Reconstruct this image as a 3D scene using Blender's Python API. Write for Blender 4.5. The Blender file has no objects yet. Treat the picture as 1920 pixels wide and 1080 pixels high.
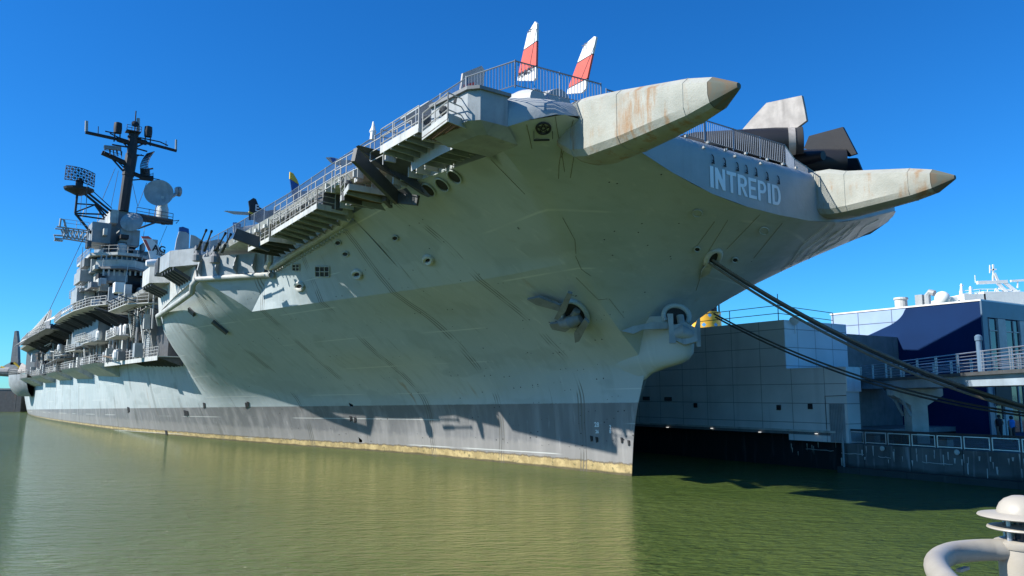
import bpy, bmesh, math, random
import numpy as np
from mathutils import Vector, Matrix
from mathutils.bvhtree import BVHTree
SC = bpy.context.scene
COL = SC.collection
R = math.radians
random.seed(7)

# ------------------------------------------------------------ camera, sky, sun
F = 1470.0                       # focal length in pixels of a 1920 px wide picture
TH = math.atan(200 / F)          # upward tilt
EYE = 5.0                        # eye height above the water
cam_d = bpy.data.cameras.new("camera")
cam_d.sensor_width = 36.0
cam_d.lens = 36.0 * F / 1920
cam_d.clip_start = 0.1
cam_d.clip_end = 9000
cam = bpy.data.objects.new("camera", cam_d)
COL.objects.link(cam)
cam.location = (0, 0, EYE)
cam.rotation_euler = (math.pi / 2 + TH, 0, 0)
SC.camera = cam

AX = R(36.4)                     # heading of the ship's length, left of straight ahead
sA, cA = math.sin(AX), math.cos(AX)
SUN = Vector((0.40 * -sA + 1.0 * -cA, 0.40 * cA + 1.0 * -sA, 0.84)).normalized()   # towards the sun
EL = math.asin(SUN.z)
AZ = math.atan2(SUN.x, SUN.y)
world = bpy.data.worlds.new("World")
SC.world = world
world.use_nodes = True
nt = world.node_tree
bg = nt.nodes["Background"]
sky = nt.nodes.new("ShaderNodeTexSky")
sky.sky_type = 'NISHITA'
sky.sun_disc = False
sky.sun_elevation = EL
sky.sun_rotation = AZ
sky.altitude = 0
sky.air_density = 1.0
sky.dust_density = 0.0
sky.ozone_density = 5.0
hs = nt.nodes.new("ShaderNodeHueSaturation")
hs.inputs['Hue'].default_value = 0.497
hs.inputs['Saturation'].default_value = 1.22
hs.inputs['Value'].default_value = 1.0
nt.links.new(sky.outputs[0], hs.inputs['Color'])
tint = nt.nodes.new("ShaderNodeMix"); tint.data_type = 'RGBA'; tint.blend_type = 'MULTIPLY'
tint.inputs[0].default_value = 1.0; tint.inputs[7].default_value = (0.34, 0.90, 1.30, 1)
nt.links.new(hs.outputs[0], tint.inputs[6])
nt.links.new(tint.outputs[2], bg.inputs[0])
bg.inputs[1].default_value = 0.082
sun_d = bpy.data.lights.new("sun", 'SUN')
sun_d.energy = 5.0
sun_d.angle = R(0.5)
sun_d.color = (1.0, 0.965, 0.90)
sun = bpy.data.objects.new("sun", sun_d)
COL.objects.link(sun)
sun.rotation_euler = (-SUN).to_track_quat('-Z', 'Y').to_euler()
SC.view_settings.view_transform = 'Standard'
SC.view_settings.look = 'None'
SC.view_settings.exposure = 0.72
SC.view_settings.gamma = 1.0

# ------------------------------------------------------------ survey helpers
cT, sT = math.cos(TH), math.sin(TH)
def ray(x, y):
    u, v = (x - 960) / F, (y - 540) / F
    return Vector((u, cT + v * sT, sT - v * cT))
O = Vector((0, 0, EYE))
r0 = ray(1185, 893)
STEM = O + r0 * (-EYE / r0.z)
AXV, STV = Vector((-sA, cA, 0)), Vector((-cA, -sA, 0))
def S2W(p): return STEM + AXV * p[0] + STV * p[1] + Vector((0, 0, p[2]))
def W2S(w):
    d = Vector(w) - STEM
    return Vector((d.dot(AXV), d.dot(STV), w[2]))
OS = W2S(O)
def sray(x, y):
    r = ray(x, y)
    return Vector((r.dot(AXV), r.dot(STV), r.z))
def pS(x, y, S): r = sray(x, y); return OS + r * ((S - OS.x) / r.x)
def pT(x, y, T): r = sray(x, y); return OS + r * ((T - OS.y) / r.y)
def pZ(x, y, Z): r = sray(x, y); return OS + r * ((Z - OS.z) / r.z)
PA = R(32.6)                     # pier frame: x along the pier away from us, y inland, z up
PE, PN = Vector((-math.sin(PA), math.cos(PA), 0)), Vector((math.cos(PA), math.sin(PA), 0))
PO = Vector((21.58, 52.31, 0))
def pW(x, y, off=0.0):
    r = ray(x, y)
    w = O + r * ((PO + PN * off - O).dot(PN) / r.dot(PN))
    return Vector(((w - PO).dot(PE), off, w.z))
def pD(x, y, D): r = ray(x, y); return O + r * (D / r.y)

# ------------------------------------------------------------ mesh helpers
class MB:
    def __init__(self, off=(0, 0, 0)):
        self.bm = bmesh.new(); self.off = Vector(off)
    def v(self, p): return self.bm.verts.new(Vector(p) - self.off)
    def poly(self, pts):
        try: return self.bm.faces.new([self.v(p) for p in pts])
        except ValueError: return None
    def grid(self, rows):
        vs = [[self.v(p) for p in r] for r in rows]
        for a, b in zip(vs[:-1], vs[1:]):
            for i in range(len(a) - 1):
                self.bm.faces.new((a[i], a[i + 1], b[i + 1], b[i]))
        return self
    def prism(self, pts, vec):
        vec = Vector(vec); a = [self.v(p) for p in pts]; b = [self.v(Vector(p) + vec) for p in pts]
        n = len(a)
        self.bm.faces.new(a); self.bm.faces.new(b[::-1])
        for i in range(n): self.bm.faces.new((a[i], b[i], b[(i + 1) % n], a[(i + 1) % n]))
        return self
    def box(self, x0, x1, y0, y1, z0, z1):
        return self.prism([(x0, y0, z0), (x1, y0, z0), (x1, y1, z0), (x0, y1, z0)], (0, 0, z1 - z0))
    def beam(self, p0, p1, w, h=None, up=(0, 0, 1)):
        h = h or w; p0, p1 = Vector(p0), Vector(p1); d = p1 - p0
        if d.length < 1e-6: return self
        d.normalize(); u = Vector(up)
        if abs(d.dot(u)) > .98: u = Vector((1, 0, 0))
        x = d.cross(u).normalized(); y = x.cross(d)
        q = [p0 + x * (sx * w / 2) + y * (sy * h / 2) for sx, sy in ((-1, -1), (1, -1), (1, 1), (-1, 1))]
        return self.prism(q, p1 - p0)
    def tube(self, pts, r, n=6, caps=True):
        pts = [Vector(p) for p in pts]; rs = r if isinstance(r, (list, tuple)) else [r] * len(pts)
        rings = []; ref = None
        for i, p in enumerate(pts):
            d = (pts[min(i + 1, len(pts) - 1)] - pts[max(i - 1, 0)])
            if d.length < 1e-9: d = Vector((0, 0, 1))
            d.normalize()
            if ref is None or abs(ref.dot(d)) > .95:
                ref = Vector((0, 0, 1)) if abs(d.z) < .9 else Vector((1, 0, 0))
            x = d.cross(ref).normalized(); y = x.cross(d)
            ref = y
            rings.append([self.v(p + (x * math.cos(a) + y * math.sin(a)) * rs[i]) for a in [2 * math.pi * k / n for k in range(n)]])
        for a, b in zip(rings[:-1], rings[1:]):
            for k in range(n): self.bm.faces.new((a[k], a[(k + 1) % n], b[(k + 1) % n], b[k]))
        if caps: self.bm.faces.new(rings[0]); self.bm.faces.new(rings[-1][::-1])
        return self
    def lathe(self, c, prof, n=24, axis=(0, 0, 1)):
        c = Vector(c); d = Vector(axis).normalized()
        ref = Vector((0, 0, 1)) if abs(d.z) < .9 else Vector((1, 0, 0))
        x = d.cross(ref).normalized(); y = x.cross(d); rings = []
        for r_, h in prof:
            r_ = max(r_, 1e-4)
            rings.append([self.v(c + d * h + (x * math.cos(2 * math.pi * k / n) + y * math.sin(2 * math.pi * k / n)) * r_) for k in range(n)])
        for a, b in zip(rings[:-1], rings[1:]):
            for k in range(n): self.bm.faces.new((a[k], a[(k + 1) % n], b[(k + 1) % n], b[k]))
        self.bm.faces.new(rings[0]); self.bm.faces.new(rings[-1][::-1])
        return self
    def rail(self, pts, h=1.05, nb=3, sp=1.6, r=.035, up=(0, 0, 1)):
        pts = [Vector(p) for p in pts]; U = Vector(up)
        for a, b in zip(pts[:-1], pts[1:]):
            for k in range(1, nb + 1): self.tube([a + U * (h * k / nb), b + U * (h * k / nb)], r, 5)
            n = max(1, int(round((b - a).length / sp)))
            for i in range(n + 1):
                p = a.lerp(b, i / n); self.tube([p, p + U * h], r * 1.15, 5)
        return self
    def build(self, name, mat, parent=None, smooth=0, fix=True, label=None):
        bm = self.bm
        if fix: bmesh.ops.recalc_face_normals(bm, faces=bm.faces[:])
        me = bpy.data.meshes.new(name); bm.to_mesh(me); bm.free()
        me.materials.append(mat)
        if smooth:
            me.shade_smooth(); me.set_sharp_from_angle(angle=R(smooth))
        o = bpy.data.objects.new(name, me); COL.objects.link(o)
        if parent: o.parent = parent
        if label: o['label'] = label
        return o

def tag(o, label=None, cat=None, group=None, kind=None):
    if label: o['label'] = label
    if cat: o['category'] = cat
    if group: o['group'] = group
    if kind: o['kind'] = kind
    return o
def thing(name, label, cat, loc=(0, 0, 0), rz=0.0, group=None):
    o = bpy.data.objects.new(name, None); COL.objects.link(o)
    o.empty_display_size = .5
    o.location = loc; o.rotation_euler = (0, 0, rz)
    return tag(o, label, cat, group)
SHIP_RZ = math.pi / 2 + AX
PIER_RZ = math.pi / 2 + PA

# ------------------------------------------------------------ materials
class N:
    """tiny node-tree writer"""
    def __init__(self, name):
        self.m = bpy.data.materials.new(name); self.m.use_nodes = True
        self.t = self.m.node_tree; self.b = self.t.nodes["Principled BSDF"]
        self.co = self.t.nodes.new("ShaderNodeTexCoord").outputs['Object']
    def n(self, typ, **kw):
        x = self.t.nodes.new(typ)
        for k, v in kw.items(): setattr(x, k, v)
        return x
    def link(self, a, b): self.t.links.new(a, b)
    def math(self, op, a, b=None, c=None, clamp=False):
        x = self.n("ShaderNodeMath", operation=op); x.use_clamp = clamp
        for i, s in enumerate((a, b, c)):
            if s is None: continue
            if isinstance(s, (int, float)): x.inputs[i].default_value = s
            else: self.link(s, x.inputs[i])
        return x.outputs[0]
    def ss(self, v, lo, hi):
        x = self.n("ShaderNodeMapRange", interpolation_type='SMOOTHSTEP')
        self.link(v, x.inputs[0]); x.inputs[1].default_value = lo; x.inputs[2].default_value = hi
        return x.outputs[0]
    def xyz(self):
        x = self.n("ShaderNodeSeparateXYZ"); self.link(self.co, x.inputs[0]); return x.outputs
    def noise(self, scale=1.0, sxyz=(1, 1, 1), detail=4, rough=.55, off=(0, 0, 0), dist=0):
        mp = self.n("ShaderNodeMapping"); self.link(self.co, mp.inputs[0])
        mp.inputs['Scale'].default_value = sxyz; mp.inputs['Location'].default_value = off
        x = self.n("ShaderNodeTexNoise"); self.link(mp.outputs[0], x.inputs['Vector'])
        x.inputs['Scale'].default_value = scale; x.inputs['Detail'].default_value = detail
        x.inputs['Roughness'].default_value = rough; x.inputs['Distortion'].default_value = dist
        return x.outputs['Fac']
    def mix(self, f, a, b, mode='MIX'):
        x = self.n("ShaderNodeMix", data_type='RGBA', blend_type=mode)
        if isinstance(f, (int, float)): x.inputs[0].default_value = f
        else: self.link(f, x.inputs[0])
        for s, i in ((a, 6), (b, 7)):
            if isinstance(s, tuple): x.inputs[i].default_value = (*s, 1) if len(s) == 3 else s
            else: self.link(s, x.inputs[i])
        return x.outputs[2]
    def bump(self, h, strength=.3, dist=.05):
        x = self.n("ShaderNodeBump"); self.link(h, x.inputs['Height'])
        x.inputs['Strength'].default_value = strength; x.inputs['Distance'].default_value = dist
        self.link(x.outputs[0], self.b.inputs['Normal'])
    def out(self, col, rough=.6, metal=0.0, spec=.4):
        if isinstance(col, tuple): self.b.inputs['Base Color'].default_value = (*col, 1)
        else: self.link(col, self.b.inputs['Base Color'])
        if isinstance(rough, (int, float)): self.b.inputs['Roughness'].default_value = rough
        else: self.link(rough, self.b.inputs['Roughness'])
        self.b.inputs['Metallic'].default_value = metal
        self.b.inputs['Specular IOR Level'].default_value = spec
        return self.m

def mul(c, k): return tuple(min(1, x * k) for x in c)
def paint(name, col, rough=.6, metal=0., var=.18, streak=.15, scale=.6, rust=0., bump=.15, dirt=None):
    n = N(name)
    a = n.noise(scale, detail=6)
    c = n.mix(n.ss(a, .3, .75), mul(col, 1 - var), mul(col, 1 + var * .6))
    if streak:
        s = n.noise(2.2, (1, 1, .12), detail=5)
        c = n.mix(n.math('MULTIPLY', n.ss(s, .52, .72), streak * 2.2, clamp=True), c, dirt or mul(col, .45))
    if rust:
        s1 = n.noise(1.6, (1, 1, .25), detail=6, off=(3, 8, 1)); s2 = n.noise(.35, off=(9, 2, 4))
        m = n.math('MULTIPLY', n.ss(s1, .56, .68), n.ss(s2, .5, .62))
        c = n.mix(n.math('MULTIPLY', m, rust, clamp=True), c, (.26, .11, .04))
    if bump: n.bump(n.noise(1.5 * scale + .8, detail=5, off=(1, 5, 2)), bump, .04)
    return n.out(c, rough, metal)

def hull_mat():
    n = N("hull_paint")
    X, Y, Z = n.xyz()
    base = n.mix(n.ss(n.noise(.12, detail=5), .35, .7), (.355, .405, .41), (.415, .46, .46))
    # broad patches of repainting
    base = n.mix(n.math('MULTIPLY', n.ss(n.noise(.22, (1, .3, 2.2), detail=2, off=(4, 1, 7)), .54, .6), .5), base, (.30, .345, .345))
    # run-off streaks
    st = n.noise(1.5, (1, .4, .07), detail=7, rough=.6, dist=.1)
    base = n.mix(n.math('MULTIPLY', n.ss(st, .50, .76), .36), base, (.28, .30, .275))
    st2 = n.noise(2.3, (1, .4, .06), detail=6, rough=.6, off=(7, 0, 3))
    base = n.mix(n.math('MULTIPLY', n.ss(st2, .56, .78), .5), base, (.54, .565, .54))
    # rust runs
    ru = n.math('MULTIPLY', n.ss(n.noise(.8, (1.3, .5, .1), detail=6, off=(2, 2, 9)), .60, .72), n.ss(n.noise(.11, off=(8, 3, 0)), .52, .62))
    base = n.mix(n.math('MULTIPLY', ru, .6), base, (.27, .16, .07))
    # plate seams: transverse frames and longitudinal welds
    wob = n.math('MULTIPLY', n.math('SUBTRACT', n.noise(.25, detail=1), .5), .5)
    fx = n.math('ABSOLUTE', n.math('SUBTRACT', n.math('FLOORED_MODULO', n.math('ADD', X, wob), 8.4), 4.2))
    f2 = n.math('ABSOLUTE', n.math('SUBTRACT', fx, .26))
    seam = n.math('SUBTRACT', 1.0, n.ss(fx, .035, .09))
    seam2 = n.math('SUBTRACT', 1.0, n.ss(f2, .03, .07))
    fx3 = n.math('ABSOLUTE', n.math('SUBTRACT', n.math('FLOORED_MODULO', n.math('ADD', X, wob), 2.8), 1.4))
    seam3 = n.math('MULTIPLY', n.math('SUBTRACT', 1.0, n.ss(fx3, .015, .06)), n.ss(n.noise(.3, off=(5, 5, 5), detail=2), .53, .6))
    br = n.math('MULTIPLY', n.ss(n.noise(.35, (1, 1, 1), detail=2, off=(1, 9, 1)), .4, .55), n.ss(X, .5, 2.5))
    sm = n.math('MULTIPLY', n.math('MAXIMUM', n.math('MAXIMUM', seam, seam2), n.math('MULTIPLY', seam3, .7)), br)
    fz = n.math('ABSOLUTE', n.math('SUBTRACT', n.math('FLOORED_MODULO', n.math('ADD', Z, n.math('MULTIPLY', X, .012)), 2.15), 1.07))
    wz = n.math('MULTIPLY', n.math('SUBTRACT', 1.0, n.ss(fz, .015, .05)), n.ss(n.noise(.12, (1, 1, 3), detail=2, off=(6, 0, 2)), .5, .58))
    # boot topping and the tide band
    zb = n.math('ADD', n.math('MULTIPLY', X, .0163), Z)
    bootm = n.math('SUBTRACT', 1.0, n.ss(n.math('ADD', zb, n.math('MULTIPLY', n.noise(3.0), .06)), 4.5, 4.58))
    boot = n.mix(n.ss(n.noise(.9, (1, 1, .12), detail=6, off=(3, 3, 3)), .42, .7), (.15, .15, .15), (.235, .23, .225))
    boot = n.mix(n.math('MULTIPLY', n.ss(n.noise(2.2, (1, 1, .2), detail=7, off=(0, 3, 8)), .6, .75), .5), boot, (.36, .35, .34))
    scum = n.math('SUBTRACT', 1.0, n.ss(n.math('ADD', Z, n.math('MULTIPLY', n.noise(1.2, detail=6), .9)), 1.9, 2.3))
    boot = n.mix(n.math('MULTIPLY', scum, .4), boot, (.29, .275, .25))
    rim = n.math('SUBTRACT', 1.0, n.ss(n.math('ADD', n.math('ADD', Z, n.math('MULTIPLY', X, .0025)), n.math('MULTIPLY', n.noise(1.6, detail=8, rough=.7), .5)), 0.92, 0.98))
    algae = n.mix(n.ss(n.noise(1.4, detail=7, rough=.7), .38, .68), (.30, .225, .10), (.52, .40, .19))
    algae = n.mix(n.math('MULTIPLY', n.ss(n.noise(3.5, detail=6, off=(0, 4, 2)), .58, .66), .8), algae, (.13, .12, .055))
    edge = n.math('SUBTRACT', 1.0, n.ss(n.math('ABSOLUTE', n.math('SUBTRACT', n.math('ADD', n.math('ADD', Z, n.math('MULTIPLY', X, .0025)), n.math('MULTIPLY', n.noise(1.6, detail=8, rough=.7), .5)), .96)), .02, .09))
    boot = n.mix(rim, boot, algae)
    boot = n.mix(n.math('MULTIPLY', edge, .75), boot, (.11, .085, .05))
    wet = n.math('SUBTRACT', 1.0, n.ss(n.math('ADD', Z, n.math('MULTIPLY', n.noise(.8, detail=5), .25)), .22, .34))
    boot = n.mix(n.math('MULTIPLY', wet, .85), boot, (.05, .045, .025))
    c = n.mix(bootm, base, boot)
    c = n.mix(n.math('MULTIPLY', sm, .72), c, (.10, .095, .08))
    c = n.mix(n.math('MULTIPLY', wz, .65), c, (.58, .60, .56))
    h = n.math('ADD', n.math('MULTIPLY', n.noise(.45, detail=3), .8), n.math('MULTIPLY', sm, -.12))
    h = n.math('ADD', h, n.math('MULTIPLY', n.noise(4, detail=6), .05))
    pil = n.math('MULTIPLY', n.math('ABSOLUTE', n.math('SINE', n.math('MULTIPLY', X, math.pi / 1.22))), n.math('ABSOLUTE', n.math('SINE', n.math('MULTIPLY', n.math('ADD', Z, n.math('MULTIPLY', X, .012)), math.pi / 2.15))))
    h = n.math('ADD', h, n.math('MULTIPLY', n.math('MULTIPLY', pil, n.ss(X, .5, 3)), .20))
    n.bump(h, .45, .12)
    return n.out(c, n.math('ADD', n.math('MULTIPLY', st, .35), .3), 0, .4)

M = {}
M['hull'] = hull_mat()
M['deckgrey'] = paint("deck_grey", (.12, .125, .13), .8, scale=.4)
M['light'] = paint("light_grey_paint", (.47, .48, .45), .55, rust=.25, streak=.22, scale=1.1)
M['haze_grey'] = paint("haze_grey_paint", (.30, .33, .34), .55, rust=.2, streak=.2, scale=1.0)
M['mid'] = paint("mid_grey_paint", (.20, .21, .215), .6, rust=.25, streak=.2, scale=1.2)
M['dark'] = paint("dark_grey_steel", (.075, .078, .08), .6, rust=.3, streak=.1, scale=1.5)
M['black'] = paint("black_mast_paint", (.018, .02, .024), .6, streak=0, scale=1.2)
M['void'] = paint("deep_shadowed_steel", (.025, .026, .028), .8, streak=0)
M['rusty'] = paint("rusty_grating_steel", (.15, .105, .065), .8, rust=1.0, scale=1.5)
M['pipe'] = paint("pipe_paint", (.42, .43, .40), .5, rust=.5, streak=.2, scale=1.4)
M['railm'] = paint("rail_paint", (.42, .42, .40), .5, streak=.1, rust=.3)
M['fence'] = paint("galvanised_fence", (.20, .23, .26), .4, .6, streak=0)
M['glass'] = N("window_glass").out((.02, .03, .04), .05, 0, .6)
M['white'] = paint("white_paint", (.72, .73, .72), .45, streak=.08, var=.06)
# ------------------------------------------------------------ water
def water():
    n = N("harbour_water")
    geo = n.n("ShaderNodeNewGeometry").outputs['Position']
    def wn(scale, sxyz, rot, detail, off=(0, 0, 0)):
        mp = n.n("ShaderNodeMapping"); n.link(geo, mp.inputs[0])
        mp.inputs['Rotation'].default_value = (0, 0, rot); mp.inputs['Scale'].default_value = sxyz; mp.inputs['Location'].default_value = off
        x = n.n("ShaderNodeTexNoise"); n.link(mp.outputs[0], x.inputs['Vector'])
        x.inputs['Scale'].default_value = scale; x.inputs['Detail'].default_value = detail; x.inputs['Roughness'].default_value = .55
        return x.outputs['Fac']
    h = n.math('ADD', n.math('MULTIPLY', wn(.55, (.55, 1.3, 1), .15, 3), 1.0), n.math('MULTIPLY', wn(2.1, (.5, 1.3, 1), -.2, 4, (3, 1, 0)), 1.25))
    h = n.math('ADD', h, n.math('MULTIPLY', n.math('POWER', wn(6.0, (.45, 1.3, 1), .1, 5, (1, 7, 0)), 2.0), .75))
    murk = wn(.045, (1, 1, 1), .4, 4, (5, 5, 0))
    c = n.mix(n.ss(murk, .35, .68), (.062, .098, .019), (.095, .130, .032))
    x = n.n("ShaderNodeBump"); n.link(h, x.inputs['Height'])
    x.inputs['Strength'].default_value = 1.0; x.inputs['Distance'].default_value = .26
    n.link(x.outputs[0], n.b.inputs['Normal'])
    n.b.inputs['IOR'].default_value = 1.33
    m = n.out(c, .05, 0, .5)
    mb = MB()
    mb.poly([(-4000, -300, 0), (4000, -300, 0), (4000, 7000, 0), (-4000, 7000, 0)])
    o = mb.build('water', m)
    tag(o, 'green harbour water with fine ripples around the moored warship', 'water', kind='structure')
water()

# ------------------------------------------------------------ the carrier: hull
ship = thing('aircraft_carrier', 'huge grey aircraft carrier moored at the pier with white name letters on its bow', 'aircraft carrier',
             tuple(STEM), SHIP_RZ)

def pchip(xk, yk, xs):
    xk, yk = np.array(xk, float), np.array(yk, float)
    h = np.diff(xk); d = np.diff(yk) / h; m = np.zeros(len(xk))
    m[0], m[-1] = d[0], d[-1]
    for i in range(1, len(xk) - 1):
        if d[i - 1] * d[i] > 0:
            w1, w2 = 2 * h[i] + h[i - 1], h[i] + 2 * h[i - 1]
            m[i] = (w1 + w2) / (w1 / d[i - 1] + w2 / d[i])
    out = []
    for x in xs:
        i = int(np.clip(np.searchsorted(xk, x) - 1, 0, len(h) - 1)); t = (x - xk[i]) / h[i]
        out.append((1 + 2 * t) * (1 - t) ** 2 * yk[i] + t * (1 - t) ** 2 * h[i] * m[i] + t * t * (3 - 2 * t) * yk[i + 1] + t * t * (t - 1) * h[i] * m[i + 1])
    return out
def curve(knots, xs):                       # knots along s: (s, t, z)
    s = [k[0] for k in knots]
    return list(zip(pchip(s, [k[1] for k in knots], xs), pchip(s, [k[2] for k in knots], xs)))
def loft(rows, c0, n=24, m=30):
    """rows: list of knot lists, each sampled at n columns between its own first and last s; then m rows by pchip"""
    cols = []
    R_ = []
    for k in rows:
        a, b = k[0][0], k[-1][0]
        xs = [a + (b - a) * (i / n) ** c0 for i in range(n + 1)]
        R_.append([(x, t, z) for x, (t, z) in zip(xs, curve(k, xs))])
    J = list(range(len(rows)))
    js = np.linspace(0, len(rows) - 1, m + 1)
    grid = [[None] * (n + 1) for _ in js]
    for i in range(n + 1):
        for c in range(3):
            vals = pchip(J, [R_[j][i][c] for j in J], js)
            for q, v in enumerate(vals):
                if grid[q][i] is None: grid[q][i] = [0, 0, 0]
                grid[q][i][c] = v
    return grid
def mir(rows): return [[(p[0], -p[1], p[2]) for p in r] for r in rows]

def const(z, pts): return [(s, t, z) for s, t in pts]
# patch A: stem to the knuckle's end (s = 35)
A = [
 const(-1.5, [(.1, 0), (9, .5), (18, 1.3), (25, 2.1), (31, 3.4)]),
 const(0.0, [(0, 0.02), (9, .55), (18, 1.4), (25, 2.2), (31, 3.5)]),
 const(2.5, [(-.25, .02), (9, .6), (18, 1.6), (25, 2.6), (31, 4.0)]),
 const(4.5, [(-.7, .03), (9, .8), (18, 2.2), (25, 3.4), (31, 4.9)]),
 const(6.5, [(-1.5, .25), (9.0, 1.75), (18, 4.0), (25, 5.4), (31, 6.9)]),
 [(-1.9, 2.6, 8.7), (9, 3.6, 8.4), (18, 6.5, 8.4), (25, 8.2, 8.4), (31, 9.2, 8.4)],
 [(-2.5, 5.0, 10.45), (9, 6.0, 10.2), (18, 8.7, 10.2), (25, 10.5, 10.2), (31, 11.5, 10.2)],
 [(-3.75, 7.8, 12.15), (4.1, 8.64, 12.0), (9, 9.5, 12), (14.65, 10.6, 12.0), (22, 12.05, 12), (31, 13.85, 12.0)],
]
# patch B: the flare that runs out into the gun sponson (s 31 to 58)
B = [
 const(-1.5, [(31, 3.4), (43, 6.2), (52, 8), (58, 9)]),
 const(0.0, [(31, 3.5), (43, 6.4), (52, 8.2), (58, 9.2)]),
 const(2.5, [(31, 4.0), (43, 7.2), (52, 9.2), (58, 10.1)]),
 const(4.5, [(31, 4.9), (43, 8.2), (52, 10.3), (58, 10.9)]),
 const(6.5, [(31, 6.9), (43, 10.0), (52, 12.0), (58, 11.7)]),
 const(8.5, [(31, 9.3), (43, 12.4), (52, 13.9), (58, 12.3)]),
 const(10.5, [(31, 11.8), (43, 14.7), (52, 15.4), (58, 12.8)]),
 [(31, 13.85, 12.0), (43, 16.2, 12.2), (51.5, 16.3, 12.0), (58, 13.1, 12.2)],
 [(34.5, 17.5, 15.0), (43, 17.2, 14.3), (51.5, 16.7, 13.4), (58, 13.3, 13.4)],
]
C = [
 const(-1.5, [(58, 9), (71, 11), (100, 14.1), (162, 15.6), (215, 13), (250, 3)]),
 const(0.0, [(58, 9.2), (71, 11.2), (100, 14.3), (162, 15.7), (215, 13.5), (250, 4)]),
 const(4.5, [(58, 10.9), (71, 12.6), (100, 14.9), (162, 15.9), (215, 14.5), (255, 7)]),
 const(9.0, [(58, 12.4), (71, 13.8), (100, 15.2), (162, 16), (215, 15), (258, 10)]),
]
hb = MB()
gA, gB, gC = loft(A, 1.0, 34, 40), loft(B, 1.0, 22, 40), loft(C, 1.0, 30, 12)
for g in (gA, gB, gC):
    hb.grid(g); hb.grid(mir(g))
# fascia path (deck plan at the bow) and its crease heights
PATH = [(-3.0, 17.5, 15.7), (-6.0, 17.8, 15.65), (-8.2, 18.0, 15.55), (-9.6, 17.95, 15.6), (-10.5, 17.35, 15.82), (-11.15, 16.5, 16.15), (-11.6, 15.5, 16.45), (-11.85, 14.3, 16.55), (-11.8, 13.0, 16.27), (-11.5, 11.2, 16.02), (-11.3, 8.2, 15.3), (-11.3, 5.4, 14.72), (-11.3, 2.7, 14.46), (-11.3, 0.0, 14.4)]
PATHP = [(-3.0, 16.9, 15.9), (-5.5, 16.8, 15.95), (-7.3, 16.3, 16.05), (-9.0, 15.5, 16.5), (-10.3, 14.0, 16.68), (-11.05, 12.5, 16.42), (-11.3, 11.0, 16.05), (-11.3, 8.2, 15.3), (-11.3, 5.4, 14.72), (-11.3, 2.7, 14.46), (-11.3, 0.0, 14.4)]
# front flare: rows from the stem line out to the side crease
Cc = [(-1.5, 0, 6.5), (-2.1, 0, 8.2), (-3.3, 0, 9.8), (-5.1, 0, 11.5), (-7.1, 0, 12.8), (-9.3, 0, 13.75), (-11.3, 0, 14.4)]
Kk = [(-1.5, .25, 6.5), (-1.9, 2.6, 8.7), (-2.5, 5.0, 10.45), (-3.85, 8.0, 12.27), (-5.35, 11.5, 14.0), (-6.2, 13.6, 14.95), (-7.2, 15.6, 15.85)]
U1 = [[(-3.75, 7.8, 12.15), (4.1, 8.64, 12.0), (10, 9.7, 12.0)],
      [(-3.85, 8.0, 12.27), (4, 9.6, 12.8), (10.05, 10.7, 12.9)],
      [(-5.35, 11.5, 14.0), (4.4, 12.0, 14.6), (10.2, 12.2, 14.4)],
      [(-7.2, 15.6, 15.85), (2, 15.3, 16.4), (10.4, 14.5, 16.45)]]
gu = loft(U1, 1.0, 16, 14); hb.grid(gu); hb.grid(mir(gu))
NF = 12
def make_front(PATH_, nt_):
    top = [PATH_[-1 - i] for i in range(nt_)]        # centre to starboard corner along the fascia crease
    tl = [0]
    for a, b in zip(top[:-1], top[1:]): tl.append(tl[-1] + (Vector(b) - Vector(a)).length)
    tl = [x / tl[-1] for x in tl]
    us = np.linspace(0, 1, NF + 1)
    trow = list(zip(*[pchip(tl, [p[c] for p in top], us) for c in range(3)]))
    trow[-1] = (-7.2, 15.6, 15.85)
    front = []
    J = list(range(7))
    Ks = [r[0] for r in gA[23:]] + [r[0] for r in gu[1:]]
    Ks[0] = Kk[0]
    js = np.interp([k[2] for k in Ks], [k[2] for k in Kk], J)
    Cs = list(zip(*[pchip(J, [p[c] for p in Cc], js) for c in range(3)]))
    for q, j in enumerate(js):
        v = j / 6; row = []
        c_, k_ = Vector(Cs[q]), Vector(Ks[q]); ctl = Vector((c_.x + (k_.x - c_.x) * .12, k_.y * .62, c_.z + (k_.z - c_.z) * .3))
        w = max(0, (v - .45) / .55) ** 2.2
        for i, u in enumerate(us):
            b = c_ * (1 - u) ** 2 + ctl * (2 * u * (1 - u)) + k_ * u * u
            row.append(b.lerp(Vector(trow[i]), w) if i < NF else k_)
        front.append([tuple(p) for p in row])
    return front
hb.grid(make_front(PATH, 12)); hb.grid(mir(make_front(PATHP, 9)))

# upper side plating above the knuckle
ks = list(np.linspace(10, 31, 11))
bot = [(s, t, z) for s, (t, z) in zip(ks, curve(A[-1], ks))]
topU = [(10.4, 14.5, 16.45), (12.5, 14.3, 16.35), (14.6, 14.05, 16.2), (16.7, 13.8, 16.1), (18.8, 13.65, 15.95), (20.9, 13.6, 15.8), (23, 13.55, 15.6), (25.2, 13.5, 15.45), (27.4, 13.5, 15.3), (29.5, 13.6, 15.2), (31.5, 14.0, 15.1)]
u2 = [[tuple(Vector(a).lerp(Vector(b), k / 5)) for a, b in zip(bot, topU)] for k in range(6)]
hb.grid(u2); hb.grid(mir(u2))
# wall above the plating up to the flight deck, and the hangar sides further aft
wl = [(-7.2, 15.6, 15.85), (2, 15.3, 16.4), (10.4, 14.5, 16.45), (16.7, 13.8, 16.1), (25.2, 13.5, 15.45), (35.5, 13.6, 15), (60, 13.6, 12)]
wt = [(p[0], min(p[1], 15.2), 17.05) for p in wl]
hb.grid([wl, wt]); hb.grid(mir([wl, wt]))
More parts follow.
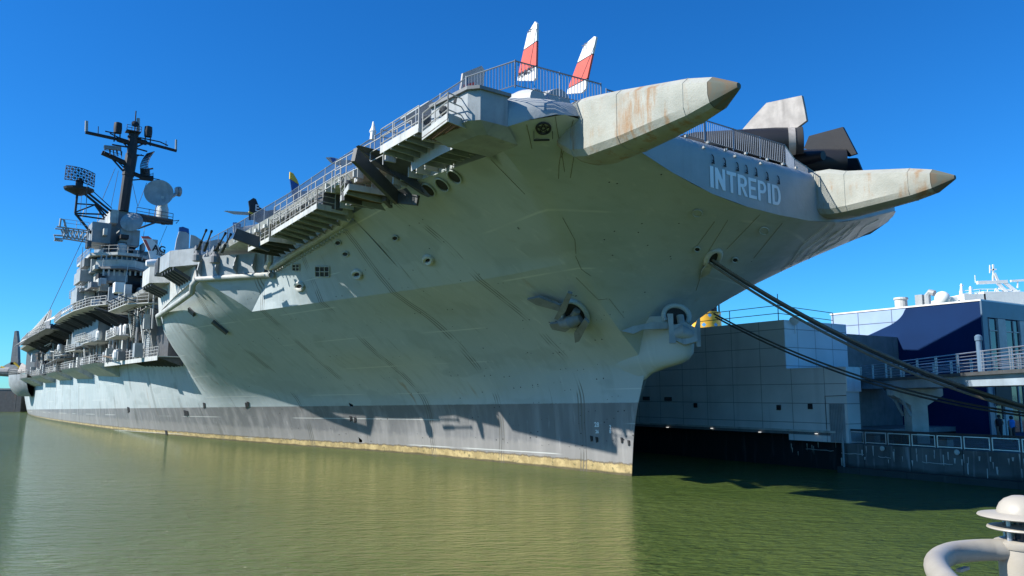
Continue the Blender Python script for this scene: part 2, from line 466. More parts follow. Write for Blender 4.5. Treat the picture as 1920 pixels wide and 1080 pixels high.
# sponson: front triangle, roof
tri = [(28.3, 13.45, 15.1)] + [gB[i][0] for i in range(40, 34, -1)] + [(30.6, 13.6, 12.0)]
for a_, b_ in zip(tri[1:-1], tri[2:]):
    hb.poly([tri[0], a_, b_]); hb.poly([(p[0], -p[1], p[2]) for p in (tri[0], a_, b_)])
roof = [(28.3, 13.4, 15.02), (34.5, 17.5, 15.02), (43, 17.2, 14.32), (51.5, 16.7, 13.42), (58, 13.3, 13.4), (58, 12, 13.4), (26, 12, 15.0)]
hb.poly(roof); hb.poly([(p[0], -p[1], p[2]) for p in roof])
bmesh.ops.remove_doubles(hb.bm, verts=hb.bm.verts[:], dist=.004)
bvh = BVHTree.FromBMesh(hb.bm)
hull = hb.build('hull', M['hull'], ship, smooth=28)
def hit(x, y, lift=0.0):
    """where the sight line through a survey point meets the hull, in ship coordinates"""
    d = sray(x, y).normalized()
    p, nrm, _, _ = bvh.ray_cast(OS, d)
    if p is None: return None, None
    if nrm.dot(d) > 0: nrm = -nrm
    return p + nrm * lift, nrm

# hangar side walls aft and the transom, darker and busy
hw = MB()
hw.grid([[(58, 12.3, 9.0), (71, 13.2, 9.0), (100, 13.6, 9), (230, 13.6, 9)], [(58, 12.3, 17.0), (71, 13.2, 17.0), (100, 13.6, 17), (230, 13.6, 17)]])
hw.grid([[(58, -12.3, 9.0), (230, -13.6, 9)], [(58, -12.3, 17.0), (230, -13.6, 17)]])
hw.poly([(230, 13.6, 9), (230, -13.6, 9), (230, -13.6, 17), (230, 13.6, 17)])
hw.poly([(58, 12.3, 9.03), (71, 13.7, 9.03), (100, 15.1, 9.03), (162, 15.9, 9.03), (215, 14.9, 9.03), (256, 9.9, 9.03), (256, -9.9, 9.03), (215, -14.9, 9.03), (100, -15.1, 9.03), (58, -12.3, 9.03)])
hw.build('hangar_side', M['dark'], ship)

# ------------------------------------------------------------ bow fascia and flight deck
ZD = 17.5
prof = [(0.9, ZD), (.62, ZD - .03), (.36, ZD - .14), (.16, ZD - .33), (.04, ZD - .58), (0, ZD - .85)]
full = PATH + [(p[0], -p[1], p[2]) for p in PATHP[::-1][1:]]
rows = []
nrm = []
for i, p in enumerate(full):
    a, b = Vector(full[max(0, i - 1)][:2]), Vector(full[min(len(full) - 1, i + 1)][:2])
    d = (b - a).normalized(); nrm.append(Vector((-d.y, d.x)))        # inward
ctr = Vector((5, 0))
for i, p in enumerate(full):
    q = Vector(p[:2])
    if (ctr - q).dot(nrm[i]) < 0: nrm[i] = -nrm[i]
fine = []
def rk(p): return 1.0 + .55 * min(1, max(0, (p[1] - 10.5) / 3.0)) * min(1, max(0, (-p[0] - 6) / 3))
for d, z in prof: rows.append([(p[0] + nrm[i].x * d * rk(p), p[1] + nrm[i].y * d * rk(p), max(ZD - (ZD - z) * rk(p), p[2] + .02)) for i, p in enumerate(full)])
zl = [r[2] for r in rows[-1]]
for k in range(1, 5): rows.append([(p[0], p[1], zl[i] + (p[2] - zl[i]) * k / 4) for i, p in enumerate(full)])
fb = MB(); fb.grid(rows)
n = N("bow_fascia_paint")
X, Y, Z = n.xyz()
c = n.mix(n.ss(n.noise(.5, detail=5), .3, .7), (.31, .335, .335), (.38, .40, .40))
c = n.mix(n.math('MULTIPLY', n.ss(n.noise(2.2, (1, 1, .15), detail=6), .52, .72), .3), c, (.28, .28, .26))
c = n.mix(n.math('MULTIPLY', n.math('MULTIPLY', n.ss(n.noise(2.6, (1, 1, .2), detail=5, off=(4, 4, 1)), .62, .7), n.ss(Y, 8, 13)), .6), c, (.30, .16, .07))
h = n.math('ADD', n.math('MULTIPLY', n.noise(3.5, detail=6), .5), n.math('MULTIPLY', n.noise(.8, detail=2), .6))
n.bump(h, .5, .06)
M['fascia'] = n.out(c, .5, 0, .35)
fascia = fb.build('bow_fascia', M['fascia'], ship, smooth=50)

db = MB()
inner = rows[0]
deck_edge_s = [(6, 17.45), (16, 17.0), (34, 16.5), (50, 16.4), (76, 15.6), (82, 17.4), (100, 18.2), (150, 18.4), (175, 17.6), (215, 16.5), (235, 13)]
plan = [(p[0], p[1], ZD) for p in inner][::-1] + [(s, t, ZD) for s, t in deck_edge_s] + [(s, -t, ZD) for s, t in deck_edge_s[::-1]]
db.poly(plan)
lower = [(p[0] + (1.5 if p[0] < -8 else 0), p[1] * .985, ZD - .36) for p in plan]
db.poly(lower)
for i in range(len(plan)):
    j = (i + 1) % len(plan); db.poly([plan[i], plan[j], lower[j], lower[i]])
M['deckedge'] = paint("deck_edge_paint", (.52, .53, .50), .6, rust=.4, streak=.25, scale=1.2)
deck = db.build('flight_deck', M['deckedge'], ship)
dk = MB()
dk.poly([(p[0] * .999 + .3 if p[0] < 0 else p[0], p[1] * .96, ZD + .012) for p in plan])
dk.build('deck_planking', M['deckgrey'], ship)
# ------------------------------------------------------------ bow details
def onplane(p, nrm):
    def q(x, y, lift=0.0):
        d = sray(x, y); k = ((p + nrm * lift) - OS).dot(nrm) / d.dot(nrm)
        return OS + d * k
    return q
# bridle horns
def horn(t0, ds, label):
    st = [(-9.2, 17.46, 16.4, 2.2), (-10.4, 17.46, 15.35, 2.2), (-11.2, 17.46, 14.85, 2.15), (-12.0, 17.4, 14.68, 2.1), (-14, 17.06, 14.66, 1.85), (-15.6, 16.75, 14.72, 1.65), (-17.4, 16.4, 14.8, 1.3), (-18.5, 16.08, 14.95, 1.1)]
    rows = []
    for s, zt, zb, w in st:
        k = .42; hw = w / 2; tm = t0 - hw
        sec = [(hw - .3, zt), (hw, zt - .26), (hw, zb + k), (hw * .82, zb + .15), (hw * .45, zb + .02), (0, zb), (-hw * .45, zb + .02), (-hw * .82, zb + .15), (-hw, zb + k), (-hw, zt - .26), (-hw + .3, zt), (hw - .3, zt)]
        rows.append([(s + (ds if s < -13 else 0), tm + a, z) for a, z in sec])
    m = MB(); m.grid(rows)
    o = m.build('bridle_horn', M['horn'], ship, smooth=24, label=label)
    c = MB(); last = rows[-1]; cz = 15.5; tc = t0 - .5
    r1 = [(s - .02, t, z) for s, t, z in last]
    r2 = [(-19.25 + ds, tc + (t - tc) * .38, cz + (z - 15.5) * .36) for s, t, z in last]
    r3 = [(-19.45 + ds, tc + (t - tc) * .2, cz + (z - 15.5) * .18) for s, t, z in last]
    c.grid([r1, r2, r3]); c.poly(r3[:-1])
    c.build('horn_nose', M['nose'], o, smooth=24)
    for k in (2, 4, 6):
        b = MB()
        q = [Vector(p) for p in rows[k]]; cc = sum(q, Vector()) / len(q); b.tube([cc + (p - cc) * 1.004 for p in q], .018, 4, caps=False); b.build('horn_weld', M['horn'], o)
n = N("peeling_horn_paint"); X, Y, Z = n.xyz()
pz = n.noise(5, detail=8, rough=.7)
c = n.mix(n.ss(n.noise(.9, detail=5), .35, .7), (.29, .30, .26), (.36, .365, .32))
c = n.mix(n.math('MULTIPLY', n.ss(pz, .52, .6), .35), c, (.33, .32, .27))
rm = n.math('MULTIPLY', n.ss(n.noise(1.2, (1.5, 1, .25), detail=8, off=(2, 5, 3), rough=.65), .48, .66), n.ss(n.noise(.45, off=(1, 1, 8)), .40, .55))
c = n.mix(n.math('MULTIPLY', rm, .85, clamp=True), c, (.27, .135, .04))
n.bump(n.math('ADD', pz, n.math('MULTIPLY', n.noise(12, detail=6), .6)), .4, .04)
M['horn'] = n.out(c, .6, 0, .3)
n = N("rusty_nose_paint")
c = n.mix(n.ss(n.noise(1.6, (.4, 3, .5), detail=6), .42, .62), (.115, .125, .10), (.15, .115, .075))
M['nose'] = n.out(c, .7, 0, .3)
horn(14.4, 0, None)
horn(-3.5, 1.0, None)

# the name on the bow
def text(s, name, parent, mat, origin, xdir, ydir, size, depth=.012, bold=.0, sx=1.0, label=None, spacing=1.0):
    cu = bpy.data.curves.new(name, 'FONT'); cu.body = s; cu.size = size; cu.offset = bold
    cu.extrude = depth; cu.align_x = 'LEFT'; cu.space_character = spacing; cu.resolution_u = 4
    ob = bpy.data.objects.new(name, cu); COL.objects.link(ob)
    dg = bpy.context.evaluated_depsgraph_get(); dg.update()
    me = bpy.data.meshes.new_from_object(ob.evaluated_get(dg))
    bpy.data.objects.remove(ob); bpy.data.curves.remove(cu)
    xd, yd = Vector(xdir).normalized(), Vector(ydir).normalized(); zd = xd.cross(yd)
    o_ = Vector(origin)
    for v in me.vertices: v.co = o_ + xd * (v.co.x * sx) + yd * v.co.y + zd * v.co.z
    me.materials.clear(); me.materials.append(mat); me.name = name
    o = bpy.data.objects.new(name, me); COL.objects.link(o)
    if parent: o.parent = parent
    if label: o['label'] = label
    return o
M['letter'] = paint("letter_white", (.80, .82, .82), .5, streak=.1, var=.06)
nm = MB()
def stroke(m, pts, s, w=.02):
    a = [(s, p[0], p[1]) for p in pts]; m.prism(a, (w, 0, 0))
def name_letters():
    """bold condensed capitals, built in the plane of the fascia: x runs to port"""
    S0 = -11.335
    def L(x0, polys, zb, h, w):
        for pl in polys: stroke(nm, [(x0 - px * w, zb + pz * h) for px, pz in pl], S0)
    b = .27
    def arc(cx, cz, rx, rz, a0, a1, n=9): return [(cx + rx * math.cos(R(a0 + (a1 - a0) * i / n)), cz + rz * math.sin(R(a0 + (a1 - a0) * i / n))) for i in range(n + 1)]
    def bowl(z0, z1, x0=b, x1=1.0, st=b, sz=.15):
        zc, rz = (z0 + z1) / 2, (z1 - z0) / 2; xm = .5
        out = [(x0, z1), (xm, z1)] + arc(xm, zc, x1 - xm, rz, 90, -90)[1:] + [(x0, z0)]
        inn = [(x0, z0 + sz), (xm, z0 + sz)] + arc(xm, zc, x1 - xm - st, rz - sz, -90, 90)[1:] + [(x0, z1 - sz)]
        # split in quads so no face overlaps
        o_ = out[:2] + out[2:]; i_ = inn[::-1]
        return [[o_[k], o_[k + 1], i_[k + 1], i_[k]] for k in range(len(o_) - 1)]
    bar = [(0, 0), (b, 0), (b, 1), (0, 1)]
    I = [[(0, 0), (1, 0), (1, 1), (0, 1)]]
    Nn = [bar, [(1 - b, 0), (1, 0), (1, 1), (1 - b, 1)], [(b, 1), (b, .52), (1 - b, 0), (1 - b, .48)]]
    T = [[(0, .83), (1, .83), (1, 1), (0, 1)], [(.5 - b / 2, 0), (.5 + b / 2, 0), (.5 + b / 2, .83), (.5 - b / 2, .83)]]
    Rr = [bar] + bowl(.42, 1.0) + [[(b + .1, .42), (b + .38, .42), (1.02, 0), (.72, 0)]]
    E = [bar, [(b, 0), (1, 0), (1, .16), (b, .16)], [(b, .43), (.88, .43), (.88, .58), (b, .58)], [(b, .84), (1, .84), (1, 1), (b, 1)]]
    P = [bar] + bowl(.38, 1.0)
    D = [bar] + bowl(0, 1.0, sz=.16)
    x = 5.55; zb = 15.02
    seq = [(I, .25), (Nn, .76), (T, .74), (Rr, .74), (E, .64), (P, .70), (I, .25), (D, .74)]
    for gl, w in seq:
        L(x, gl, zb - (5.55 - x) * .025, 1.08, w); x -= w + .125
name_letters()
nm.build('ship_name', M['letter'], fascia)
# small hooks above the name, pad eyes along the rounded edge
for x, y in ((1335, 298), (1357, 304), (1381, 312), (1398, 317), (1416, 322), (1437, 330), (1458, 337)):
    p = pS(x, y, -11.34); hk = MB()
    hk.tube([p + Vector((-.03, .12 * math.cos(a) + .02, .2 * math.sin(a))) for a in [R(k) for k in range(80, 300, 25)]], .025, 5)
    hk.tube([p + Vector((-.03, .0, -.06)), p + Vector((-.03, -.12, -.08)), p + Vector((-.03, -.12, -.2))], .022, 5)
    hk.tube([p + Vector((-.03, .02, -.2)), p + Vector((-.03, -.14, -.22))], .028, 5)
    hk.build('edge_hook', M['void'], fascia)
for t in [12.1, 11.2, 10.3, 9.0, 7.7, 6.8, 5.9, 5.2, 4.1, 3.5, 2.2, 1.4, .4, -1.0, -2.2, -6.8, -8.4]:
    s, z = random.choice([(-10.95, 17.42), (-11.18, 17.2), (-11.28, 16.95)])
    pe = MB(); pe.box(s - .1, s + .05, t - .05, t + .06, z - .04, z + .07); pe.build('pad_eye', M['light'], fascia)
# emblem ring and panel under the flare (a plain ring with crossing bars)
p, q = hit(1019, 240)
if p:
    Q = onplane(p, q); em = MB()
    c0 = Q(1019, 241, .04); ex = (Q(1032, 241, .04) - c0); ey = (Q(1019, 230.5, .04) - c0)
    ring = [c0 + ex * math.cos(a) + ey * math.sin(a) for a in [2 * math.pi * k / 20 for k in range(21)]]
    em.tube(ring, .05, 5, caps=False)
    for a in range(5):
        a0, a1 = R(90 + 72 * a), R(90 + 72 * (a + 2))
        em.tube([c0 + ex * .9 * math.cos(a0) + ey * .9 * math.sin(a0), c0 + ex * .9 * math.cos(a1) + ey * .9 * math.sin(a1)], .022, 4)
    em.tube([Q(1001, 246, .03), Q(1001, 262, .03)], .012, 4); em.tube([Q(1036, 246, .03), Q(1036, 261, .03)], .012, 4)
    em.tube([Q(1001, 263, .03), Q(1030, 262.5, .03)], .04, 4)
    em.build('bow_emblem', M['void'], fascia)
M['stain'] = paint("stained_weld", (.17, .145, .10), .8, streak=0, bump=0)
# rust runs as thin weld beads on the underside of the flare
for line in ([(1040, 212), (1046, 250), (1052, 280), (1060, 330)], [(1075, 225), (1062, 270), (1050, 300)], [(1083, 232), (1075, 300), (1068, 340)], [(985, 222), (1000, 290)], [(1009, 206), (1015, 232)], [(1055, 262), (1048, 310), (1047, 340)],
             [(905, 283), (1000, 380)], [(1079, 480), (1090, 505), (1112, 520)], [(1055, 408), (1078, 450), (1080, 480)], [(1340, 415), (1300, 470)], [(1365, 412), (1330, 468), (1300, 560)], [(1425, 402), (1350, 480)], [(1480, 402), (1400, 500)], [(1142, 560), (1176, 603)], [(1080, 520), (1122, 562), (1142, 560)]):
    pts = []
    for a, b in zip(line[:-1], line[1:]):
        for k in range(6):
            pp, nn = hit(a[0] + (b[0] - a[0]) * k / 6, a[1] + (b[1] - a[1]) * k / 6, .01)
            if pp: pts.append(pp)
    if len(pts) > 2:
        wb = MB(); wb.tube(pts, .011, 4); wb.build('weld_seam', M['stain'], hull)

# deck-edge box at the starboard corner of the bow
bxm = MB()
xs = [(-10.6, 17.25), (-10.6, 18.6), (-10.2, 18.95), (-7.6, 19.1), (-7.6, 16.9)]
zt, zb_ = 17.1, 15.5
bxm.prism([(s, t, zb_ + .35) for s, t in xs], (0, 0, zt - zb_ - .35))
f = [(s, t, zb_ + .349) for s, t in xs]; g = [(-9.9, 16.2, 15.45), (-10.1, 17.9, 15.5), (-9.8, 18.2, 15.5), (-7.8, 18.4, 15.5), (-7.8, 16.2, 15.45)]
for i in range(5):
    j = (i + 1) % 5; bxm.poly([f[i], f[j], g[j], g[i]])
bxm.poly(g)
bx = bxm.build('deck_edge_box', M['haze_grey'], ship)
lid = MB(); lid.prism([(s + (.0 if s > -8 else -.12), t + (.12 if t > 18 else -.1), zt + .003) for s, t in xs], (0, 0, .14)); lid.build('box_lid', M['mid'], bx)

# catwalk platforms along the starboard deck edge
def platform(pts, z, th, mat, rails, nrib, ribm, rh=1.05, grate=False, back=None):
    """pts: plan quad outer-aft, outer-fwd, inner-fwd, inner-aft (s, t); returns the part"""
    m = MB()
    if grate:
        a, b, c, d = [Vector((p[0], p[1], z)) for p in pts]
        n1, n2 = 26, 12
        for i in range(n1 + 1): m.beam(a.lerp(b, i / n1), d.lerp(c, i / n1), .03, .04)
        for i in range(n2 + 1): m.beam(a.lerp(d, i / n2), b.lerp(c, i / n2), .05, .05)
    else:
        m.prism([(p[0], p[1], z) for p in pts], (0, 0, .06))
    o = m.build('catwalk', mat, ship)
    e = MB()
    e.beam((pts[0][0], pts[0][1], z + th / 2 - .1), (pts[1][0], pts[1][1], z + th / 2 - .1), .05, th)
    e.beam((pts[1][0], pts[1][1], z + th / 2 - .1), (pts[2][0], pts[2][1], z + th / 2 - .1), .05, th)
    e.beam((pts[0][0], pts[0][1], z + th / 2 - .1), (pts[3][0], pts[3][1], z + th / 2 - .1), .05, th)
    e.build('toe_plate', M['light'] if not grate else M['pipe'], o)
    if nrib:
        for i in range(nrib):
            f = (i + .5) / nrib
            a = Vector((*pts[0], z)).lerp(Vector((*pts[1], z)), f); d = Vector((*pts[3], z)).lerp(Vector((*pts[2], z)), f)
            w = Vector((d.x, min(d.y, 16.0) - .3, z - .34))
            k = MB(); k.prism([a + Vector((0, 0, -.01)), d + Vector((0, 0, -.01)), Vector((d.x, min(d.y, 16.0), z - .01)), w, a.lerp(d, .6) + Vector((0, 0, -.3)), a + Vector((0, 0, -.16))], (.06, 0, 0)); k.build('bracket', ribm, o)
    r = MB()
    if rails: r.rail([(p[0], p[1], z + .05) for p in rails], rh, 3, 1.1, .028); r.build('railing', M['railm'], o)
    return o
platform([(-7.4, 19.4), (-10.0, 19.75), (-9.35, 17.3), (-7.4, 16.9)], 15.8, .36, M['rusty'], [(-7.4, 19.4), (-10.0, 19.75), (-9.5, 18.0)], 0, M['rusty'], grate=True)
platform([(-2.9, 19.1), (-6.7, 19.2), (-6.7, 16.9), (-2.9, 16.9)], 16.4, .38, M['mid'], [(-2.9, 17.0), (-2.9, 19.1), (-6.7, 19.2)], 5, M['haze_grey'])
platform([(4.9, 17.6), (2.1, 18.4), (2.1, 15.8), (5.1, 15.2)], 15.85, .32, M['rusty'], [(5.0, 16), (4.9, 17.6), (3.5, 18.0)], 2, M['haze_grey'])
platform([(17.8, 17.0), (8.2, 17.65), (8.7, 15.4), (19.0, 14.5)], 16.1, .34, M['mid'], [(17.8, 16.2), (17.8, 17.0), (8.2, 17.65), (8.4, 16.4)], 7, M['haze_grey'])
platform([(24.0, 16.6), (19.0, 16.75), (19.2, 14.7), (24.0, 14.5)], 15.95, .3, M['mid'], [(24.0, 16.6), (19.0, 16.75)], 4, M['dark'])
# railings on the catwalk strip right at deck edge
cw = MB(); cw.rail([(-3.9, 18.0, 16.4), (4.6, 18.1, 16.4)], 1.5, 3, 1.5, .028); cw.rail([(5, 17.6, 16.6), (17, 17.15, 16.6)], 1.3, 3, 1.3, .028)
cw.build('catwalk_railing', M['railm'], ship)
def boxpart(name, mat, parent, *a): m = MB(); m.box(*a); return m.build(name, mat, parent)
for s in np.arange(-6, 34, 1.9):
    boxpart('edge_bracket', M['light'], ship, s, s + .12, 16.9, 17.5 if s < 8 else 17.0, 16.9, 17.4)
    if random.random() < .6: boxpart('junction_box', M['light'], ship, s + .5, s + .9, 16.7, 17.05, 16.85, 17.1)
for s in np.arange(-5.5, 10, .85): boxpart('wall_pillar', M['light'], ship, s, s + .09, 15.3, 16.2, 16.25, 17.0)
# flood lights and boxes clipped to the catwalks
for s, t, z in ((-9.2, 18.7, 17.0), (-8.4, 18.9, 16.8), (-6.0, 18.4, 17.2), (-6.7, 18.0, 17.3), (4.2, 17.4, 16.7), (11.5, 17.0, 16.9), (15.5, 16.8, 16.9)):
    lb = MB(); lb.lathe((s, t, z), [(.05, 0), (.2, .05), (.24, .22), (.2, .36), (.05, .4)], 10, (-.6, .5, -.3)); lb.tube([(s, t, z), (s, t, z - .7)], .03, 5); lb.build('flood_light', M['dark'], ship)
boxpart('locker', M['dark'], ship, 8.4, 9.5, 15.9, 17.2, 16.18, 17.1); boxpart('locker', M['dark'], ship, 5.3, 6.1, 15.5, 16.5, 15.95, 16.9)
# dark triangular outriggers
def outrigger(fwd, aft, label=None):
    m = MB()
    for a, b, w, h in fwd: m.beam(a, b, w, h)
    for pl, v in aft: m.prism(pl, v)
    return m.build('outrigger', M['dark'], ship, label=label)
T1 = pT
def PX(x, y, T): return pT(x, y, T)
outrigger([(PX(664, 290, 19.3), PX(745, 372, 15.7), .22, .75), (PX(745, 372, 15.7), PX(784, 376, 15.1), .2, .55)],
          [([PX(672, 272, 18.9), PX(703, 280, 17.9), PX(783, 300, 16.2), PX(782, 338, 15.4), PX(808, 368, 14.9), PX(795, 362, 15.1), PX(770, 345, 15.6), PX(700, 305, 17.6)], (.3, 0, 0)),
           ([PX(745, 358, 15.8), PX(762, 352, 15.5), PX(784, 378, 14.9), PX(778, 379, 14.9)], (.25, 0, 0))])
outrigger([(PX(440, 438, 18.4), PX(507, 463, 15.9), .3, .8), (PX(440, 445, 18.4), PX(507, 466, 15.9), .25, .3)], [])
outrigger([(PX(643, 368, 18), PX(700, 385, 15.6), .2, .45), (PX(720, 370, 16.2), PX(733, 384, 15.3), .2, .4)], [])

# fence round the flight deck
def fence(path, name, sp=.16, post=2.4, h=1.15, r=.011):
    f = MB(); b = MB()
    for a, c in zip(path[:-1], path[1:]):
        a, c = Vector(a), Vector(c); L_ = (c - a).length; k = max(1, round(L_ / post))
        for i in range(k + 1):
            p = a.lerp(c, i / k); f.tube([p, p + Vector((0, 0, h + .05))], .035, 6)
        f.tube([a + Vector((0, 0, h)), c + Vector((0, 0, h))], .032, 6); f.tube([a + Vector((0, 0, .1)), c + Vector((0, 0, .1))], .02, 5)
        kb = int(L_ / sp)
        for i in range(1, kb):
            p = a.lerp(c, i / kb); b.beam(p + Vector((0, 0, .1)), p + Vector((0, 0, h)), r * 2)
    o = f.build('deck_fence', M['fence'], ship); b.build('fence_bars', M['fence'], o); return o
fence([(-8.3, 17.8, ZD - .05), (-10.9, 17.1, ZD - .05), (-11.2, 12.6, ZD - .05)], 'f')
fence([(-10.8, 11.9, ZD), (-10.8, -1.5, ZD), (-9.6, -4.2, ZD), (-8.6, -8, ZD)], 'f')
fence([(-8.3, 17.75, ZD - .05), (6, 17.2, ZD), (16, 16.65, ZD), (30, 16.5, ZD)], 'f', sp=.11, r=.008)
fence([(30, 16.5, ZD), (52, 16.6, ZD)], 'f', sp=.3, r=.01)

# overboard pipe along the starboard side
pp = MB()
pts = [PX(650, 385, 15.0), PX(652, 405, 14.95), PX(642, 418, 14.75)] + [PX(x, y, t) for x, y, t in ((600, 446, 14.2), (550, 476, 13.95), (516, 498, 13.85))] + [PX(506, 503, 13.8)]
pp.tube(pts, [.34, .34, .30, .24, .22, .22, .22], 10)
for i in range(26):
    p = pts[2].lerp(pts[5], i / 25) + Vector((0, .0, -.42)); pp.box(p.x - .06, p.x + .06, p.y - .35, p.y - .05, p.z - .08, p.z + .02)
pp.tube([(25.8, 14.3, 17.0), (26.0, 14.2, 15.7), (27.2, 14.0, 15.3)], .28, 8)
pp.tube([PX(506, 503, 13.8), PX(508, 516, 13.8), (28.4, 13.75, 14.85), (34.4, 17.6, 14.85)], .24, 10)
pp.tube([(34.4, 17.6, 14.8), (34.9, 17.8, 14.4), PX(360, 548, 17.75), PX(336, 566, 17.6), (51.3, 16.95, 13.05), (51.9, 16.6, 12.2)], .26, 10)
pp.build('drain_pipe', M['pipe'], ship, smooth=40)

# gun tubs on the sponson
gt = MB()
P0, P1, P2, P3 = Vector((28.4, 13.8, 0)), Vector((34.3, 17.5, 0)), Vector((37.3, 19.2, 0)), Vector((42, 19.0, 0))
def wall(m, a, b, z0, z1, w=.1): m.beam((a.x, a.y, (z0 + z1) / 2), (b.x, b.y, (z0 + z1) / 2), w, z1 - z0)
wall(gt, P0, P1, 15.1, 16.75)
gt.prism([(34.3, 17.45, 16.15), (37.3, 19.2, 16.15), (41.5, 19.1, 16.15), (41.5, 16.5, 16.15), (35.5, 16.5, 16.15)], (0, 0, .05))
wall(gt, P1, P2, 16.15, 17.6); wall(gt, P2, Vector((41.5, 19.1, 0)), 16.15, 17.6); wall(gt, Vector((41.5, 19.1, 0)), Vector((41.5, 16.5, 0)), 16.15, 17.6)
pl_ = MB(); pl_.prism([(34.52, 17.52, 15.0), (43, 17.22, 14.3), (51.6, 16.75, 13.4), (51.0, 17.1, 15.8), (41.5, 17.5, 16.12), (35.2, 17.56, 16.1)], (0, .08, 0)); pl_.build('sponson_side', M['light'], ship)
tub = gt.build('gun_tub', M['haze_grey'], ship)
for k in (.12, .40, .68, .95):
    a = P0.lerp(P1, k); nn = Vector((-(P1 - P0).y, (P1 - P0).x, 0)).normalized()
    if nn.x > 0: nn = -nn
    rb = MB(); rb.prism([(a.x, a.y, 15.1), (a.x, a.y, 16.72), (a.x + nn.x * .25, a.y + nn.y * .25, 16.6), (a.x + nn.x * .55, a.y + nn.y * .55, 15.55), (a.x + nn.x * .12, a.y + nn.y * .12, 15.1)], (.09, .04, 0)); rb.build('tub_rib', M['haze_grey'], tub)
for k in range(5):
    vn = MB(); vn.prism([(36.6 + k * 1.0, 19.05, 16.12), (36.9 + k * 1.0, 19.05, 16.12), (36.9 + k, 17.4, 15.2), (36.6 + k, 17.4, 15.2)], (.02, 0, -.3)); vn.build('tub_bracket', M['dark'], tub)
g2 = MB()
g2.prism([(44.3, 16.9, 15.8), (46.4, 19.0, 15.8), (50.5, 18.8, 15.8), (50.5, 16.4, 15.8)], (0, 0, 1.6))
t2 = g2.build('gun_tub', M['light'], ship)
for k in range(4):
    vn = MB(); vn.prism([(46.4 + k * 1.1, 18.8, 15.78), (46.7 + k * 1.1, 18.8, 15.78), (46.7 + k * 1.1, 17.0, 15.0), (46.4 + k * 1.1, 17, 15.0)], (.02, 0, -.25)); vn.build('tub_bracket', M['dark'], t2)
for k in range(3): boxpart('splinter_shield', M['mid'], tub, 41.7 + k * .5, 41.9 + k * .5, 18.0, 19.3, 16.2 - .1 * k, 17.6 - .15 * k)
def gun(px, label):
    """twin barrels raised over the tub"""
    m = MB(); base = pT(px[0], px[1], 18.0)
    m.lathe(base + Vector((0, 0, -1.0)), [(.4, 0), (.4, .5), (.25, .7), (.2, 1.0)], 12); m.beam(base + Vector((.5, 0, -.1)), base + Vector((-.3, 0, .2)), .45, .35)
    o = m.build('gun_mount', M['mid'], ship)
    for d in (0, 1):
        q0 = pT(px[0] + 12 * d, px[1] + 2 * d, 18.0); q1 = pT(px[2] + 10 * d, px[3] + 2 * d, 18.35)
        b = MB(); b.tube([q0, q0.lerp(q1, .4)], .13, 8); b.tube([q0.lerp(q1, .38), q1], .065, 8); b.tube([q0.lerp(q1, .93), q1], .1, 8)
        b.build('gun_barrel', M['black'], o)
gun((371, 468, 387, 431), None); gun((404, 470, 423, 437), None)

# hawse openings, scuttles and vents on the plating
def oval(x, y, rx, ry, mat, parent, name, ring=None, lift=.03, n=18, rw=.09, tilt=0):
    p, q = hit(x, y)
    if p is None: return
    Q = onplane(p, q); m = MB()
    def P(a, k=1): 
        dx, dy = rx * k * math.cos(a), ry * k * math.sin(a); return Q(x + dx * math.cos(tilt) - dy * math.sin(tilt), y + dx * math.sin(tilt) + dy * math.cos(tilt), lift)
    an = [2 * math.pi * k / n for k in range(n)]
    m.prism([P(a) for a in an], -q * .02)
    o = m.build(name, mat, parent)
    if ring:
        r = MB(); r.tube([P(a, 1.12) + q * .03 for a in an + [an[0]]], rw, 6, caps=False); r.build('rim', ring, o, smooth=40)
for x, y in ((852, 331), (829, 346), (803, 356)): oval(x, y, 14, 7.5, M['void'], hull, 'fairlead', M['hull'], tilt=R(40), rw=.05)
for x, y in ((803, 487), (670, 514), (562, 537)): oval(x, y, 7, 6, M['void'], hull, 'mooring_port', M['light'], rw=.14)
for x, y in ((741, 446), (648, 476), (634, 455), (1307, 467), (1378, 487)): oval(x, y, 5, 4, M['void'], hull, 'scuttle', M['hull'], rw=.04)
for x, y in ((1307, 399), (1432, 432)): oval(x, y, 8, 6, M['hull'], hull, 'blank_plate', M['hull'], rw=.03)
def grille(x0, y0, x1, y1, nbar):
    p, q = hit((x0 + x1) / 2, (y0 + y1) / 2)
    if p is None: return
    Q = onplane(p, q); m = MB(); m.prism([Q(x0, y0, .05), Q(x1, y0, .05), Q(x1, y1, .05), Q(x0, y1, .05)], -q * .04)
    o = m.build('vent_grille', M['void'], hull); f = MB()
    for i in range(nbar + 1):
        x = x0 + (x1 - x0) * i / nbar; f.tube([Q(x, y0, .08), Q(x, y1, .08)], .035, 4)
    for y in (y0, (y0 + y1) / 2, y1): f.tube([Q(x0, y, .08), Q(x1, y, .08)], .03, 4)
    f.build('grille_frame', M['light'], o)
grille(591, 500, 617, 519, 3); grille(548, 496, 561, 508, 2)
for (x0, y0, x1, y1, w) in ((398, 603, 426, 625, .5), (354, 580, 364, 590, .45)):
    p, q = hit((x0 + x1) / 2, (y0 + y1) / 2)
    if p:
        Q = onplane(p, q); m = MB(); m.beam(Q(x0, y0, .12), Q(x1, y1, .12), w, .22, up=q); m.build('hull_fender', M['dark'], hull)
